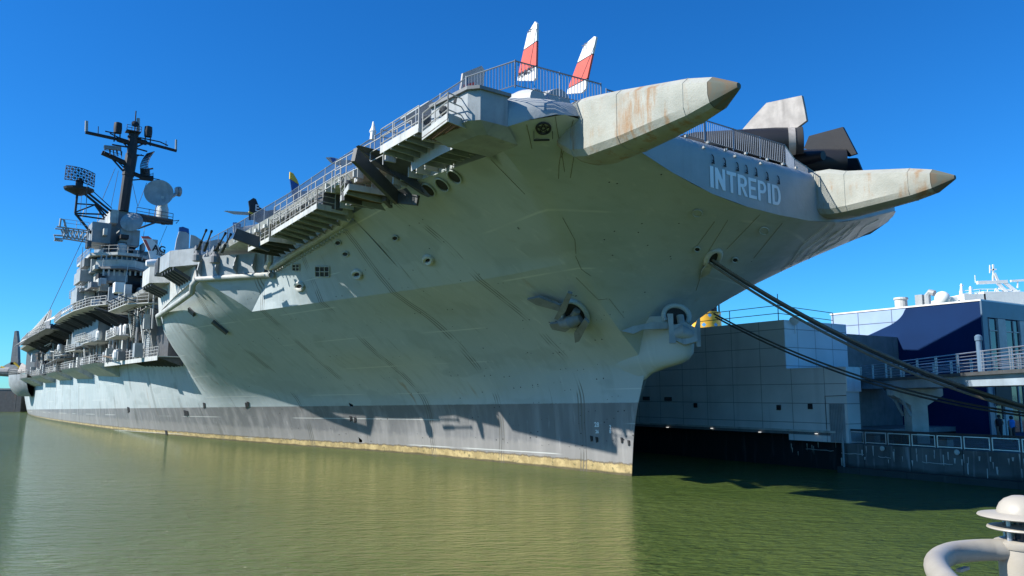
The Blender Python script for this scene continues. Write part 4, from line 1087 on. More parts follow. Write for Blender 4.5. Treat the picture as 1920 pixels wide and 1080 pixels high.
# people by the entrance
def person(a, off, shirt, label, face=0.0, h=1.72, sit=False):
    t, o = pier_thing('person', label, 'person', a, off, 1.87)
    m = bpy.data.meshes.new('body'); bm = bmesh.new()
    k = h / 1.72
    J = {'pel': (0, 0, .95), 'che': (0, 0, 1.28), 'nec': (0, 0, 1.46), 'hed': (0, 0, 1.56), 'top': (0, 0, 1.70),
         'hl': (.1, 0, .9), 'kl': (.11, .03, .5), 'al': (.11, -.02, .09), 'fl': (.12, .14, .04), 'hr': (-.1, 0, .9), 'kr': (-.11, .05, .5), 'ar': (-.11, 0, .09), 'fr': (-.12, .16, .04),
         'sl': (.19, 0, 1.38), 'el': (.24, -.02, 1.12), 'wl': (.22, .1, .9), 'ml': (.22, .13, .82), 'sr': (-.19, 0, 1.38), 'er': (-.24, -.02, 1.12), 'wr': (-.2, .16, .98), 'mr': (-.18, .22, .95)}
    RAD = dict(pel=.15, che=.16, nec=.06, hed=.1, top=.06, hl=.1, kl=.065, al=.045, fl=.04, hr=.1, kr=.065, ar=.045, fr=.04, sl=.07, el=.045, wl=.035, ml=.035, sr=.07, er=.045, wr=.035, mr=.035)
    E_ = [('pel', 'che'), ('che', 'nec'), ('nec', 'hed'), ('hed', 'top'), ('pel', 'hl'), ('hl', 'kl'), ('kl', 'al'), ('al', 'fl'), ('pel', 'hr'), ('hr', 'kr'), ('kr', 'ar'), ('ar', 'fr'), ('che', 'sl'), ('sl', 'el'), ('el', 'wl'), ('wl', 'ml'), ('che', 'sr'), ('sr', 'er'), ('er', 'wr'), ('wr', 'mr')]
    names = list(J); vs = [bm.verts.new(Vector(J[q]) * k) for q in names]; bm.verts.ensure_lookup_table()
    for a_, b_ in E_: bm.edges.new((vs[names.index(a_)], vs[names.index(b_)]))
    bm.to_mesh(m); bm.free()
    ob = bpy.data.objects.new('body', m); COL.objects.link(ob)
    md = ob.modifiers.new('skin', 'SKIN'); sk = m.skin_vertices[0].data if m.skin_vertices else None
    if sk is None:
        bmx = bmesh.new(); bmx.from_mesh(m); bmx.verts.layers.skin.verify(); bmx.to_mesh(m); bmx.free(); sk = m.skin_vertices[0].data
    for i, q in enumerate(names): sk[i].radius = (RAD[q] * k, RAD[q] * k * (.75 if q in ('pel', 'che') else 1))
    sk[0].use_root = True
    ob.modifiers.new('sub', 'SUBSURF').render_levels = 1
    m.materials.append(M['skin']); ob.parent = t; ob.rotation_euler = (0, 0, face)
    c = MB(); c.lathe((0, 0, .92 * k), [(.17 * k, 0), (.19 * k, .2), (.215 * k, .4), (.2 * k, .47), (.09 * k, .55)], 12); o_ = c.build('shirt', shirt, t, smooth=50)
    c = MB()
    for sx in (.1, -.1): c.tube([(sx, 0, .98 * k), (sx * 1.1, .03, .5 * k), (sx * 1.1, 0, .1 * k)], [.125 * k, .095 * k, .075 * k], 8)
    c.build('trousers', M['black'], t)
    c = MB(); c.lathe((0, -.01, 1.58 * k), [(.11 * k, -.06), (.125 * k, .03), (.11 * k, .1), (.05 * k, .15)], 10); c.build('hair', M['black'], t, smooth=60)
M['skin'] = paint("skin", (.32, .19, .13), .6, streak=0, bump=0)
M['blueshirt'] = paint("blue_shirt", (.03, .22, .62), .7, streak=0)
M['darkshirt'] = paint("dark_shirt", (.02, .02, .025), .7, streak=0)
p = pA(1874, 800, -3.6); person(-3.6, -p.y, M['darkshirt'], 'person in dark clothes standing by the pale door of the navy building', 0.4)
p = pA(1898, 812, -5.5); person(-5.5, -p.y, M['blueshirt'], 'person in a bright blue shirt walking behind the pier railing', 1.2)

# ------------------------------------------------------------ cruise ship moored beyond
M['cruise'] = paint("cruise_white", (.78, .78, .75), .4, streak=.05, var=.05)
cs = thing('cruise_ship', 'white cruise ship beyond the pier, its mast and upper decks above the navy roof', 'cruise ship', (100, 185, 0), 0)
cd, cl = PE.copy(), PN.copy()
c0 = Vector((100, 185, 0))
def cb(m, d0, d1, o0, o1, z0, z1): m.prism([c0 + cd * d0 + cl * o0 + Vector((0, 0, z0)), c0 + cd * d1 + cl * o0 + Vector((0, 0, z0)), c0 + cd * d1 + cl * o1 + Vector((0, 0, z0)), c0 + cd * d0 + cl * o1 + Vector((0, 0, z0))], (0, 0, z1 - z0)); return m
m = MB(off=c0); cb(m, -40, 150, 6, 30, 0, 17); m.build('hull', M['cruise'], cs)
for i in range(4):
    m = MB(off=c0); cb(m, -34 + i * 3, 140 - i * 4, 7 + i * .5, 29, 17 + i * 1.9, 18.85 + i * 1.9); m.build('upper_deck', M['cruise'], cs)
    m = MB(off=c0); cb(m, -33 + i * 3, 139 - i * 4, 6.9 + i * .5, 7 + i * .5 - .003, 17.5 + i * 1.9, 18.3 + i * 1.9); m.build('window_band', M['glass'], cs)
def CQ(x, y): return pD(x, y, 176)
m = MB(off=c0)
for q in ((1800, 1838, 553, 566), (1838, 1925, 549, 580)):
    a_, b_ = CQ(q[0], q[3] + 14), CQ(q[1], q[2]); m.box(a_.x, b_.x, 174, 190, a_.z, b_.z)
m.build('wheelhouse', M['cruise'], cs)
m = MB(off=c0); m.rail([CQ(1800, 556), CQ(1838, 552), CQ(1880, 552)], 1.2, 2, 2.0, .07); m.build('deck_railing', M['cruise'], cs)
m = MB(off=c0)
for a_, b_, w in (((1832, 530), (1888, 528), .7), ((1862, 530), (1862, 496), .3), ((1856, 512), (1856, 497), .2), ((1856, 506), (1868, 505), .3), ((1829, 530), (1828, 516), .14), ((1870, 530), (1900, 562), .6), ((1884, 530), (1922, 560), .6), ((1896, 545), (1872, 541), .4), ((1864, 512), (1872, 530), .5), ((1895, 527), (1925, 525), .45), ((1908, 527), (1908, 540), .25), ((1885, 550), (1912, 545), .3), ((1892, 558), (1922, 552), .3), ((1866, 541), (1872, 548), .4), ((1872, 548), (1888, 562), .5)):
    m.beam(CQ(*a_), CQ(*b_), w)
m.build('radar_mast', M['cruise'], cs)
for x, y0, y1 in ((1802, 532, 560), (1819, 537, 562)):
    m = MB(off=c0); m.tube([CQ(x, y1), CQ(x + .5, y0)], [.45, .18], 7); m.beam(CQ(x - 2, y0 + 3), CQ(x + 4, y0 + 3), .2); m.build('aerial_post', M['cruise'], cs)
m = MB(off=c0); p = CQ(1767, 560); m.lathe(p + Vector((0, 0, -1.6)), [(.6, -.8), (.9, 0), (1.45, .7), (1.65, 1.6), (1.45, 2.5), (.8, 3.1), (.1, 3.3)], 20); m.box(p.x + 1, p.x + 3.2, p.y - .6, p.y + .6, p.z - 1.8, p.z + .3); m.build('radome', M['cruise'], cs, smooth=50)
n = N("funnel_paint"); X, Y, Z = n.xyz()
dx = n.math('ABSOLUTE', n.math('SUBTRACT', n.math('FLOORED_MODULO', n.math('ADD', X, n.math('MULTIPLY', n.math('FLOOR', n.math('DIVIDE', Z, 2.2)), 1.4)), 2.8), 1.4)); dz = n.math('ABSOLUTE', n.math('SUBTRACT', n.math('FLOORED_MODULO', Z, 2.2), 1.1))
c = n.mix(n.ss(n.math('ADD', dx, dz), .5, .56), (.10, .35, .62), (.80, .42, .035))
M['funnel'] = n.out(c, .4)
m = MB(off=c0); a_, b_ = pD(1296, 625, 180), pD(1357, 584, 180); m.lathe(Vector(((a_.x + b_.x) / 2, 183, 14)), [((b_.x - a_.x) / 2 + .3, 0), ((b_.x - a_.x) / 2, b_.z - 14)], 28); f = m.build('funnel', M['funnel'], cs, smooth=50)
m = MB(off=c0); t_ = pD(1357, 560, 180)
for k in range(14):
    an = 2 * math.pi * k / 14; r_ = (b_.x - a_.x) / 2 - .3
    m.box((a_.x + b_.x) / 2 + r_ * math.cos(an) - .12, (a_.x + b_.x) / 2 + r_ * math.cos(an) + .12, 183 + r_ * math.sin(an) - .12, 183 + r_ * math.sin(an) + .12, b_.z, t_.z + 1)
m.lathe(Vector(((a_.x + b_.x) / 2, 183, b_.z)), [((b_.x - a_.x) / 2 - .9, 0), ((b_.x - a_.x) / 2 - .9, t_.z + .8 - b_.z)], 20)
m.build('funnel_cage', M['black'], f)
# ------------------------------------------------------------ island, galleries and the clutter of the after starboard side
IS = 88.0
def q5(x, y, S=IS): return pS(x, y, S)
def ibox(m, x0, y0, x1, y1, S=IS, dep=10.0):
    a, b = pS(x0, (y0 + y1) / 2, S), pS(x1, (y0 + y1) / 2, S); zt, zb = pS((x0 + x1) / 2, y0, S).z, pS((x0 + x1) / 2, y1, S).z
    m.box(S, S + dep, min(a.y, b.y), max(a.y, b.y), zb, zt); return m
def ib(name, mat, parent, x0, y0, x1, y1, S=IS, dep=10.0):
    m = MB(); ibox(m, x0, y0, x1, y1, S, dep); return m.build(name, M[mat], parent)
M['islegrey'] = paint("island_grey", (.235, .265, .285), .55, rust=.15, streak=.2, scale=.8)
isl = ib('island', 'islegrey', ship, 188, 468, 288, 640, 90, 26)
ib('island_tower', 'islegrey', isl, 203, 396, 256, 470, 92, 12)
ib('island_tower', 'islegrey', isl, 173, 417, 208, 455, 89, 6)
ib('tower_top', 'light', isl, 207, 393, 222, 418, 90, 4)
# director house with its small dish
ib('director_house', 'haze_grey', isl, 226, 430, 262, 460, 88, 3.5)
m = MB(); m.lathe(q5(228, 472), [(.7, -1.4), (.7, .9), (.5, 1.2)], 14); m.build('director_barrel', M['light'], isl)
m = MB(); p = q5(247, 416, 87.5); m.lathe(p, [(.15, .5), (1.0, .3), (1.55, 0), (1.5, -.06), (.9, .15), (.01, .3)], 20, (-.8, .35, .3)); m.tube([p + Vector((.4, 0, 0)), q5(243, 432, 88.3)], .4, 8); m.build('director_dish', M['haze_grey'], isl, smooth=50)
# bridge decks: octagonal overhanging slabs
def deckslab(name, mat, cx0, cx1, y0, y1, S, dep, cham=2.0, parent=isl):
    a, b = pS(cx0, (y0 + y1) / 2, S), pS(cx1, (y0 + y1) / 2, S); zt, zb = pS((cx0 + cx1) / 2, y0, S).z, pS((cx0 + cx1) / 2, y1, S).z
    t0, t1 = min(a.y, b.y), max(a.y, b.y)
    pl = [(S, t0 + cham, zb), (S, t1 - cham, zb), (S + cham, t1, zb), (S + dep, t1, zb), (S + dep, t0, zb), (S + cham, t0, zb)]
    m = MB(); m.prism(pl, (0, 0, zt - zb)); return m.build(name, M[mat], parent), pl, zt
o, pl, zt = deckslab('bridge_roof', 'light', 176, 300, 474, 479, 86.0, 16, 3.0)
deckslab('bridge_windows', 'glass', 188, 288, 479.5, 487, 87.0, 13, 2.6)
deckslab('bridge_front', 'light', 186, 290, 487.3, 500, 86.8, 14, 2.6)
o2, pl2, zt2 = deckslab('bridge_floor', 'mid', 180, 296, 500.3, 504, 86.2, 15, 3.0)
deckslab('lower_bridge', 'void', 192, 278, 504.3, 534, 88.0, 10, 2.6)
o3, pl3, zt3 = deckslab('bridge_window_band', 'glass', 190, 280, 507, 515, 87.8, 3, 2.6)
for k in range(9):
    p = pS(194 + k * 10, 511, 87.75); m = MB(); m.box(p.x - .05, p.x + .02, p.y - .12, p.y + .12, p.z - .45, p.z + .45); m.build('window_mullion', M['light'], o3)
for k in range(11):
    p = pS(190 + k * 9.6, 483, 86.9); m = MB(); m.box(p.x - .05, p.x + .03, p.y - .09, p.y + .09, p.z - .4, p.z + .4); m.build('window_mullion', M['haze_grey'], o)
m = MB(); m.lathe(pS(218, 534, 90), [(2.0, 0), (2.3, .3), (2.3, 1.5), (2.1, 1.7)], 22); m.build('conning_tower', M['haze_grey'], isl, smooth=40)
m = MB(); m.lathe(pS(225, 560, 91), [(1.8, -1), (2.6, 1.8)], 18); m.build('tower_base', M['void'], isl)
for x0, y0, x1, y1, S, d, mt in ((150, 507, 178, 528, 92, 6, 'haze_grey'), (171, 486, 195, 511, 90, 5, 'haze_grey'), (158, 484, 171, 499, 91, 4, 'mid'), (144, 540, 165, 566, 94, 6, 'haze_grey'), (178, 512, 192, 543, 90, 4, 'light'), (160, 540, 178, 562, 93, 6, 'light'), (166, 528, 180, 542, 91, 4, 'haze_grey'), (188, 522, 205, 545, 89, 3, 'light'), (185, 545, 240, 575, 90, 6, 'dark'), (238, 534, 276, 590, 91, 6, 'void')):
    ib('island_house', mt, isl, x0, y0, x1, y1, S, d)
def railed(name, pts, z, parent, mat='light', w=1.4, h=1.05, sp=1.7, r=.035, inner=-1):
    m = MB(); pl = [(p[0], p[1], z) for p in pts] + [(p[0], p[1] + inner * w, z) for p in pts[::-1]]
    m.prism(pl, (0, 0, .1)); o = m.build(name, M[mat], parent); k = MB(); k.rail([(p[0], p[1], z + .1) for p in pts], h, 3, sp, r); k.build('railing', M['railm'], o); return o
def rpts(m_list, S): return [(pS(x, y, S).x, pS(x, y, S).y) for x, y in m_list]
# rails round bridge tops
m = MB(); m.rail([(p[0], p[1], zt) for p in pl[:4]], 1.0, 2, 1.3, .04); m.build('bridge_railing', M['railm'], isl)
for x, y, S in ((152, 545, 92), (160, 570, 92), (170, 580, 91)):
    p = pS(x, y, S); railed('island_gallery', [(p.x, p.y - 4), (p.x, p.y), (p.x + 12, p.y)], p.z, isl, 'mid', 1.2, inner=-1)
# mast
def it(name, mat, parent, segs, S=IS + 4):
    m = MB()
    for (a, b, r) in segs: m.tube([pS(*a, S) if len(a) == 2 else Vector(a), pS(*b, S) if len(b) == 2 else Vector(b)], r, 8)
    return m.build(name, M[mat], parent)
SM = 92
mast = it('mast', 'black', ship, [((231, 396), (240, 330), .75), ((240, 330), (247, 290), .85), ((246, 296), (251, 250), .7), ((252, 252), (255, 208), .09), ((234, 395), (245, 320), .12)], SM)
it('yardarm', 'black', mast, [((160, 248), (220, 261), .26), ((220, 261), (243, 268), .4), ((250, 262), (275, 268), .4), ((275, 268), (331, 283), .24), ((197, 246), (216, 250), .1), ((206, 250), (238, 265), .1), ((262, 258), (300, 266), .1), ((300, 266), (315, 273), .1), ((238, 275), (222, 258), .1), ((255, 276), (272, 268), .12), ((210, 271), (240, 276), .12), ((255, 278), (276, 284), .12), ((254, 290), (270, 292), .1), ((252, 294), (266, 290), .08)], SM)
for x0, y0, y1, r in ((162, 247, 227, .22), (330, 282, 262, .16), (259, 245, 222, .24), (184, 250, 237, .06), (311, 278, 264, .05)): it('aerial', 'haze_grey' if r > .1 else 'black', mast, [((x0, y0), (x0 + .4, y1), r)], SM)
for x, y in ((221, 240), (278, 247)):
    m = MB(); p = pS(x, y, SM - .3); m.lathe(p, [(.2, -.9), (.55, -.8), (.6, 0), (.55, .75), (.2, .9)], 12); m.tube([p + Vector((0, .35, -.8)), p + Vector((0, .4, -2.2))], .1, 5); m.tube([p + Vector((0, -.35, -.8)), p + Vector((0, -.4, -2.2))], .1, 5); m.build('mast_lantern', M['black'], mast, smooth=50)
m = MB(); p = pS(253, 234, SM - .3); m.lathe(p, [(.05, 0), (.5, .1), (.55, .25), (.2, .4)], 12, (-1, 0, .3)); m.box(p.x - .8, p.x + .8, p.y - .8, p.y + 1.2, p.z - 1.3, p.z - 1.15); m.box(p.x - .3, p.x + .3, p.y - 1, p.y + .9, p.z - 2.1, p.z - 1.9); m.rail([(p.x - .8, p.y - .8, p.z - 1.2), (p.x - .8, p.y + 1.2, p.z - 1.2)], .8, 2, .7, .04); m.build('masthead_platform', M['black'], mast)
# left radar on its bracket
rp = it('mast_platform', 'black', mast, [((191, 286), (236, 306), .38), ((200, 290), (240, 310), .3), ((210, 297), (232, 322), .14), ((218, 300), (236, 318), .1)], SM)
m = MB(); a = pS(212, 277, SM - 1); m.beam(pS(195, 276, SM - 1), pS(227, 279, SM - 1), .5, .55); m.build('bar_radar', M['mid'], rp)
m = MB()
for x in (205, 212, 219, 226): m.tube([pS(x, 279, SM - .8), pS(x + 2, 293, SM - .5)], .09, 5)
m.rail([pS(196, 287, SM - 1), pS(228, 296, SM - 1)], 1.0, 2, .8, .04); m.build('radar_frame', M['black'], rp)
rp2 = it('mast_platform', 'black', mast, [((244, 323), (264, 331), .34), ((262, 332), (287, 335), .45), ((244, 338), (268, 336), .1), ((272, 332), (300, 337), .07), ((262, 330), (286, 326), .05), ((287, 334), (287, 324), .05)], SM)
m = MB()
c0 = pS(276, 306, SM); rows = []
for i in range(9):
    v = i / 8; y = 288 + 38 * v
    rows.append([pS(285 - 20 * math.sin(math.pi * (v * .55 + .12)) + 14 * u - 2, y - 4 * u, SM - 1 + 2.4 * abs(u - .5) ** 1.5) for u in np.linspace(0, 1, 7)])
for r_ in rows: m.tube(r_, .055, 4)
for i in range(7): m.tube([r_[i] for r_ in rows], .055, 4)
m.tube([pS(272, 331, SM), pS(272, 318, SM)], .7, 8); m.tube([pS(274, 318, SM), pS(287, 316, SM)], .14, 5); m.build('curved_radar', M['black'], rp2)
# lattice screen radar on the port outrigger
lat = it('radar_outrigger', 'black', isl, [((141, 400), (145, 362), .16), ((141, 400), (172, 438), .18), ((145, 362), (163, 362), .18), ((158, 363), (203, 400), .18), ((163, 360), (208, 396), .16), ((141, 400), (198, 402), .12), ((141, 403), (196, 411), .12), ((145, 382), (178, 384), .1), ((141, 398), (178, 384), .1), ((178, 384), (196, 409), .14), ((178, 382), (200, 405), .12), ((165, 350), (210, 391), .07)], 90)
m = MB(); p = pS(148, 355, 90); m.lathe(p, [(.4, -.9), (1.9, -.2), (2.0, .1), (.5, .2), (.5, 1.3)], 12); m.build('radar_base', M['black'], lat)
m = MB()
P4 = [pS(125, 309, 90), pS(179, 325, 90), pS(177, 350, 90), pS(122, 335, 90)]
nx, nz = 10, 5
g = [[P4[0].lerp(P4[1], i / nx).lerp(P4[3].lerp(P4[2], i / nx), j / nz) + Vector((.9 * ((i / nx - .5) ** 2) * 4 - .5, 0, 0)) for i in range(nx + 1)] for j in range(nz + 1)]
for j in range(nz + 1): m.tube(g[j], .055, 4)
for i in range(nx + 1): m.tube([g[j][i] for j in range(nz + 1)], .055, 4)
for j in range(nz):
    for i in range(nx):
        if (i + j) % 2: m.tube([g[j][i], g[j + 1][i + 1]], .045, 4)
        else: m.tube([g[j + 1][i], g[j][i + 1]], .045, 4)
m.tube([pS(150, 335, 90.5), pS(149, 352, 90.3)], .35, 6); m.build('screen_radar', M['black'], lat)
# truss with cage at far left
tr = MB()
t0, t1, b0, b1 = pS(106, 425, 89), pS(168, 433, 89), pS(122, 444, 89), pS(166, 451, 89)
for dz in (0, 1.6):
    sh = Vector((dz, 0, 0)); tr.tube([t0 + sh, t1 + sh], .11, 5); tr.tube([b0 + sh, b1 + sh], .11, 5)
    for k in range(6):
        a = t0.lerp(t1, .18 + .16 * k) + sh; b = b0.lerp(b1, min(1, .16 * k)) + sh; c_ = b0.lerp(b1, min(1, .16 * (k + 1))) + sh
        tr.tube([a, b], .07, 4); tr.tube([a, c_], .07, 4)
tr.rail([pS(120, 424, 89), pS(166, 430, 89)], 1.0, 2, 1.5, .035)
tr.tube([pS(112, 424, 89), pS(114, 410, 89), pS(120, 412, 89), pS(124, 428, 89), pS(119, 448, 89), pS(103, 447, 89), pS(101, 441, 89), pS(117, 442, 89)], .14, 6)
tr.box(*[v for v in (88.6, 89.4)], pS(118, 446, 89).y, pS(102, 446, 89).y, pS(110, 452, 89).z, pS(110, 450, 89).z)
tr.build('side_truss', M['haze_grey'], isl)
# right platform with the big dish
tr = MB()
for S in (88, 91):
    a, b, c_, d = pS(256, 402, S), pS(324, 414, S), pS(320, 421, S), pS(258, 429, S)
    tr.tube([a, b], .22, 5); tr.tube([pS(256, 407, S), pS(324, 419, S)], .15, 5); tr.tube([d, pS(292, 417, S)], .14, 5); tr.tube([pS(256, 418, S), pS(282, 412, S)], .1, 5)
    for k in range(8): tr.tube([a.lerp(b, k / 8), pS(256, 407, S).lerp(pS(324, 419, S), (k + .5) / 8)], .07, 4)
    tr.rail([a, b], 1.1, 2, 1.6, .04)
tr.box(88, 91, pS(325, 410, 88).y, pS(256, 404, 88).y, pS(290, 411, 88).z, pS(290, 408, 88).z)
for x in (306, 314, 320): tr.lathe(pS(x, 421, 89), [(.3, 0), (.35, .4), (.2, .6)], 8)
tr.tube([pS(318, 415, 89), pS(336, 413, 89), pS(330, 419, 89)], .06, 4)
dp = tr.build('dish_platform', M['dark'], isl)
m = MB(); p = pS(304, 406, 89); m.lathe(p, [(.9, -.4), (.85, 1.2), (.7, 1.6), (.6, 3.0)], 14); m.build('dish_pedestal', M['light'], dp, smooth=40)
m = MB(); p = pS(298, 362, 88.6); ax_ = Vector((-.95, .27, .08)).normalized()
m.lathe(p + ax_ * .1, [(.01, .22), (.8, .17), (1.5, .06), (1.98, -.08), (2.05, -.08), (2.03, -.02), (1.5, .14), (.8, .26), (.01, .31)], 36, ax_ * -1); dd = m.build('satellite_dish', M['haze_grey'], dp, smooth=50)
m = MB(); m.tube([pS(316, 372, 89), pS(326, 366, 89.5), pS(334, 361, 90)], .28, 6); m.lathe(pS(333, 359, 90), [(.3, -.3), (.75, 0), (.8, .3), (.2, .5)], 12, (.3, -1, .1)); m.box(89.4, 90.4, pS(332, 359, 90).y, pS(328, 359, 90).y, pS(329, 366, 90).z, pS(329, 352, 90).z); m.build('dish_feed', M['haze_grey'], dd)
# stays
for w_ in (((216, 315), (192, 374), .035), ((248, 343), (258, 386), .035), ((275, 343), (258, 388), .035), ((158, 443), (70, 630), .035), ((313, 424), (296, 464), .03), ((222, 320), (208, 388), .03)): it('stay_wire', 'dark', mast, [w_], 90)

# galleries along the after side at hangar level
GZ = 9.15
gal = railed('side_gallery', [(57.5, 15.4), (72, 15.9), (88, 16.6)], GZ, ship, 'light', 3.2)
m = MB(); m.beam((57.5, 15.42, GZ - .12), (72, 15.92, GZ - .12), .08, .5); m.beam((72, 15.92, GZ - .12), (88, 16.62, GZ - .12), .08, .5); m.build('toe_plate', M['light'], gal)
for k in range(12):
    s = 57.8 + k * 1.25; m = MB(); m.prism([(s, 15.4 + (s - 57.5) * .034, GZ - .02), (s, 12.6, GZ - .02), (s, 12.6, GZ - 1.0)], (.12, 0, 0)); m.build('gallery_bracket', M['dark'], gal)
def sponson(s0, s1, t1, z, dz, mat='light'):
    """triangular bottomed platform"""
    m = MB(); ti = 13.4
    top_ = [(s0, ti, z), (s0, t1, z), (s1, t1, z), (s1, ti, z)]
    bot_ = [(s0 + .3, ti, z - dz), (s1 - .3, ti, z - dz)]
    m.poly(top_); m.poly([top_[1], top_[2], (s1 - .3, t1 - .6, z - .5), (s0 + .3, t1 - .6, z - .5)])
    m.poly([(s0 + .3, t1 - .6, z - .5), (s1 - .3, t1 - .6, z - .5), bot_[1], bot_[0]])
    m.poly([top_[0], top_[1], (s0 + .3, t1 - .6, z - .5), bot_[0]]); m.poly([top_[3], top_[2], (s1 - .3, t1 - .6, z - .5), bot_[1]])
    o = m.build('side_sponson', M[mat], ship)
    k = MB(); k.rail([(s0, t1 - 2, z), (s0, t1 - .05, z), (s1, t1 - .05, z), (s1, t1 - 2, z)], 1.1, 3, 1.6, .04); k.build('railing', M['railm'], o); return o
sponson(84, 98, 17.6, 9.3, 2.4)
sponson(101, 116, 18.0, 9.1, 2.6)
sponson(120, 135, 18.2, 8.9, 2.3)
sponson(140, 156, 18.6, 8.7, 2.4)
sp4 = sponson(160, 186, 19.0, 8.6, 3.0)
m = MB(); m.prism([(136, 18.2, 10.6), (120, 18.2, 11.1), (120, 15, 11.5), (136, 15, 11.0)], (0, 0, .08)); 
for s in (120.3, 124, 128, 132, 135.7): m.tube([(s, 18.1, 8.9), (s, 18.1, 10.7)], .06, 5)
m.build('awning', M['mid'], ship)
# flight-deck level gallery with girders below
rn = random.Random(21)
dg_ = railed('deck_gallery', [(80, 17.4), (84, 18.9), (92, 19.6), (104, 19.8), (116, 19.4)], 16.9, ship, 'light', 2.2, 1.1, 1.6, .045)
railed('deck_gallery', [(61, 16.0), (64, 17.8), (74, 18.0), (77, 16.6)], 15.4, ship, 'light', 2.0, 1.1, 1.5, .04)
railed('deck_gallery', [(120, 20.2), (150, 20.3), (176, 19.4)], 16.2, ship, 'mid', 2.4, 1.1, 2.0, .045)
for k in range(30):
    s = 80 + k * 3.1; t = 17.6 + min(1, (s - 80) / 14) * 1.9; m = MB(); m.prism([(s, t, 16.55), (s, 14, 16.55), (s, 14, 14.6 - rn.random())], (.18, 0, 0)); m.build('deck_girder', M['dark' if k % 3 else 'void'], dg_)
# pale sloping roof and its ribbed side above the after deck edge
m = MB(); m.prism([(112, 19.4, 17.6), (112, 16, 20.4), (124, 16.5, 20.2), (126, 19.8, 17.8)], (0, 0, .12)); m.build('sloping_roof', M['white'], ship)
for k in range(22):
    s = 124 + k * 2.7; h = 20.0 - k * .16; m = MB(); m.beam((s, 20.2, 16.2), (s + .6, 19.2, h), .13); m.build('screen_rib', M['light'], ship)
m = MB(); m.poly([(124, 19.1, 16.3), (184, 19.1, 16.3), (184, 19.0, 16.6), (124, 19.0, 20.0)]); m.build('rib_screen', M['mid'], ship)
# hangar-side clutter: dark bays, ladders, pipes, ledges, lockers
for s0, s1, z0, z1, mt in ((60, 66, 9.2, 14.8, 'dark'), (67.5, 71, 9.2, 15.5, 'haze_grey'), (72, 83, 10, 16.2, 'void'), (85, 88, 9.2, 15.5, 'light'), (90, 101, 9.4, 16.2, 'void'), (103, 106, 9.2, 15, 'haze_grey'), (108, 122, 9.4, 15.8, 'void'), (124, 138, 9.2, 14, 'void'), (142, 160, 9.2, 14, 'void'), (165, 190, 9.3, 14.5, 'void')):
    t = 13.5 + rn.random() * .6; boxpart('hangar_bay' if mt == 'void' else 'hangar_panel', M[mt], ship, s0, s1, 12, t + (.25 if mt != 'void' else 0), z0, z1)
for s, z in ((74, 12.4), (92, 12.6), (99, 13.3), (110, 12.2), (127, 12.2), (145, 12.0)):
    p = [(s, 16.2 + rn.random()), (s + 8, 16.5 + rn.random())]; railed('hangar_ledge', p, z, ship, 'light', 2.6, 1.0, 1.4, .045)
for k in range(95):
    s = rn.uniform(59, 180); z = rn.choice((9.3, 9.3, 9.3, 12.6, 16.7)); w, d, h = rn.uniform(.4, 1.6), rn.uniform(.4, 1.0), rn.uniform(.6, 2.0); t = rn.uniform(14.2, 16.4) + (1.8 if z > 16 else 0)
    boxpart('deck_locker', M[rn.choice(('light', 'haze_grey', 'mid', 'dark', 'light', 'white'))], ship, s, s + w, t, t + d, z, z + h)
for k in range(90):
    s = rn.uniform(59, 185); t = rn.uniform(13.9, 15.6); z0 = rn.choice((9.2, 9.2, 12.5)); m = MB(); m.tube([(s, t, z0), (s + rn.uniform(-.3, .3), t, z0 + rn.uniform(2.5, 7))], rn.uniform(.05, .2), 6); m.build('side_pipe', M[rn.choice(('light', 'haze_grey', 'mid', 'railm'))], ship)
for s, z0, z1, t in ((64, 9.3, 14.8, 15.0), (70, 12, 16.6, 15.5), (104, 9.3, 13, 15.6), (118, 12, 16.6, 16.0), (139, 9.3, 16.6, 16)):
    m = MB(); a, b = Vector((s, t, z0)), Vector((s + (z1 - z0) * .8, t, z1))
    for o_ in (-.4, .4): m.beam(a + Vector((0, o_, 0)), b + Vector((0, o_, 0)), .08, .25); m.tube([a + Vector((0, o_, .95)), b + Vector((0, o_, .95))], .035, 5)
    nst = int((z1 - z0) / .25)
    for i in range(nst): p = a.lerp(b, i / nst); m.box(p.x - .12, p.x + .12, p.y - .4, p.y + .4, p.z, p.z + .05)
    m.build('ladder', M['light'], ship)
for k in range(22):
    s = 62 + k * 5.2 + rn.uniform(-1, 1); m = MB(); m.beam((s, 13.6, 13.8 + rn.random()), (s + rn.uniform(-2, 3), 18.5, 16.5), .14); m.build('strut', M['dark'], ship)
# rounded stern gallery
m = MB(); rows = []
for z, k in ((9.6, 1.0), (8.9, 1.0), (7.2, .97), (5.6, .86), (4.6, .7)):
    rows.append([(184 + 12 * math.sin(a) * k, 13 + 7.6 * math.cos(a) * k, z) for a in np.linspace(-.9, 1.6, 14)])
m.grid(rows); m.poly(rows[0]); m.poly(rows[-1]); m.build('stern_gallery', M['haze_grey'], ship, smooth=40)
m = MB(); m.rail([Vector(p) for p in rows[0]], 1.1, 3, 2, .05); m.build('stern_railing', M['railm'], ship)
boxpart('stern_house', M['void'], ship, 172, 194, 12, 14.7, 9.6, 15.5)

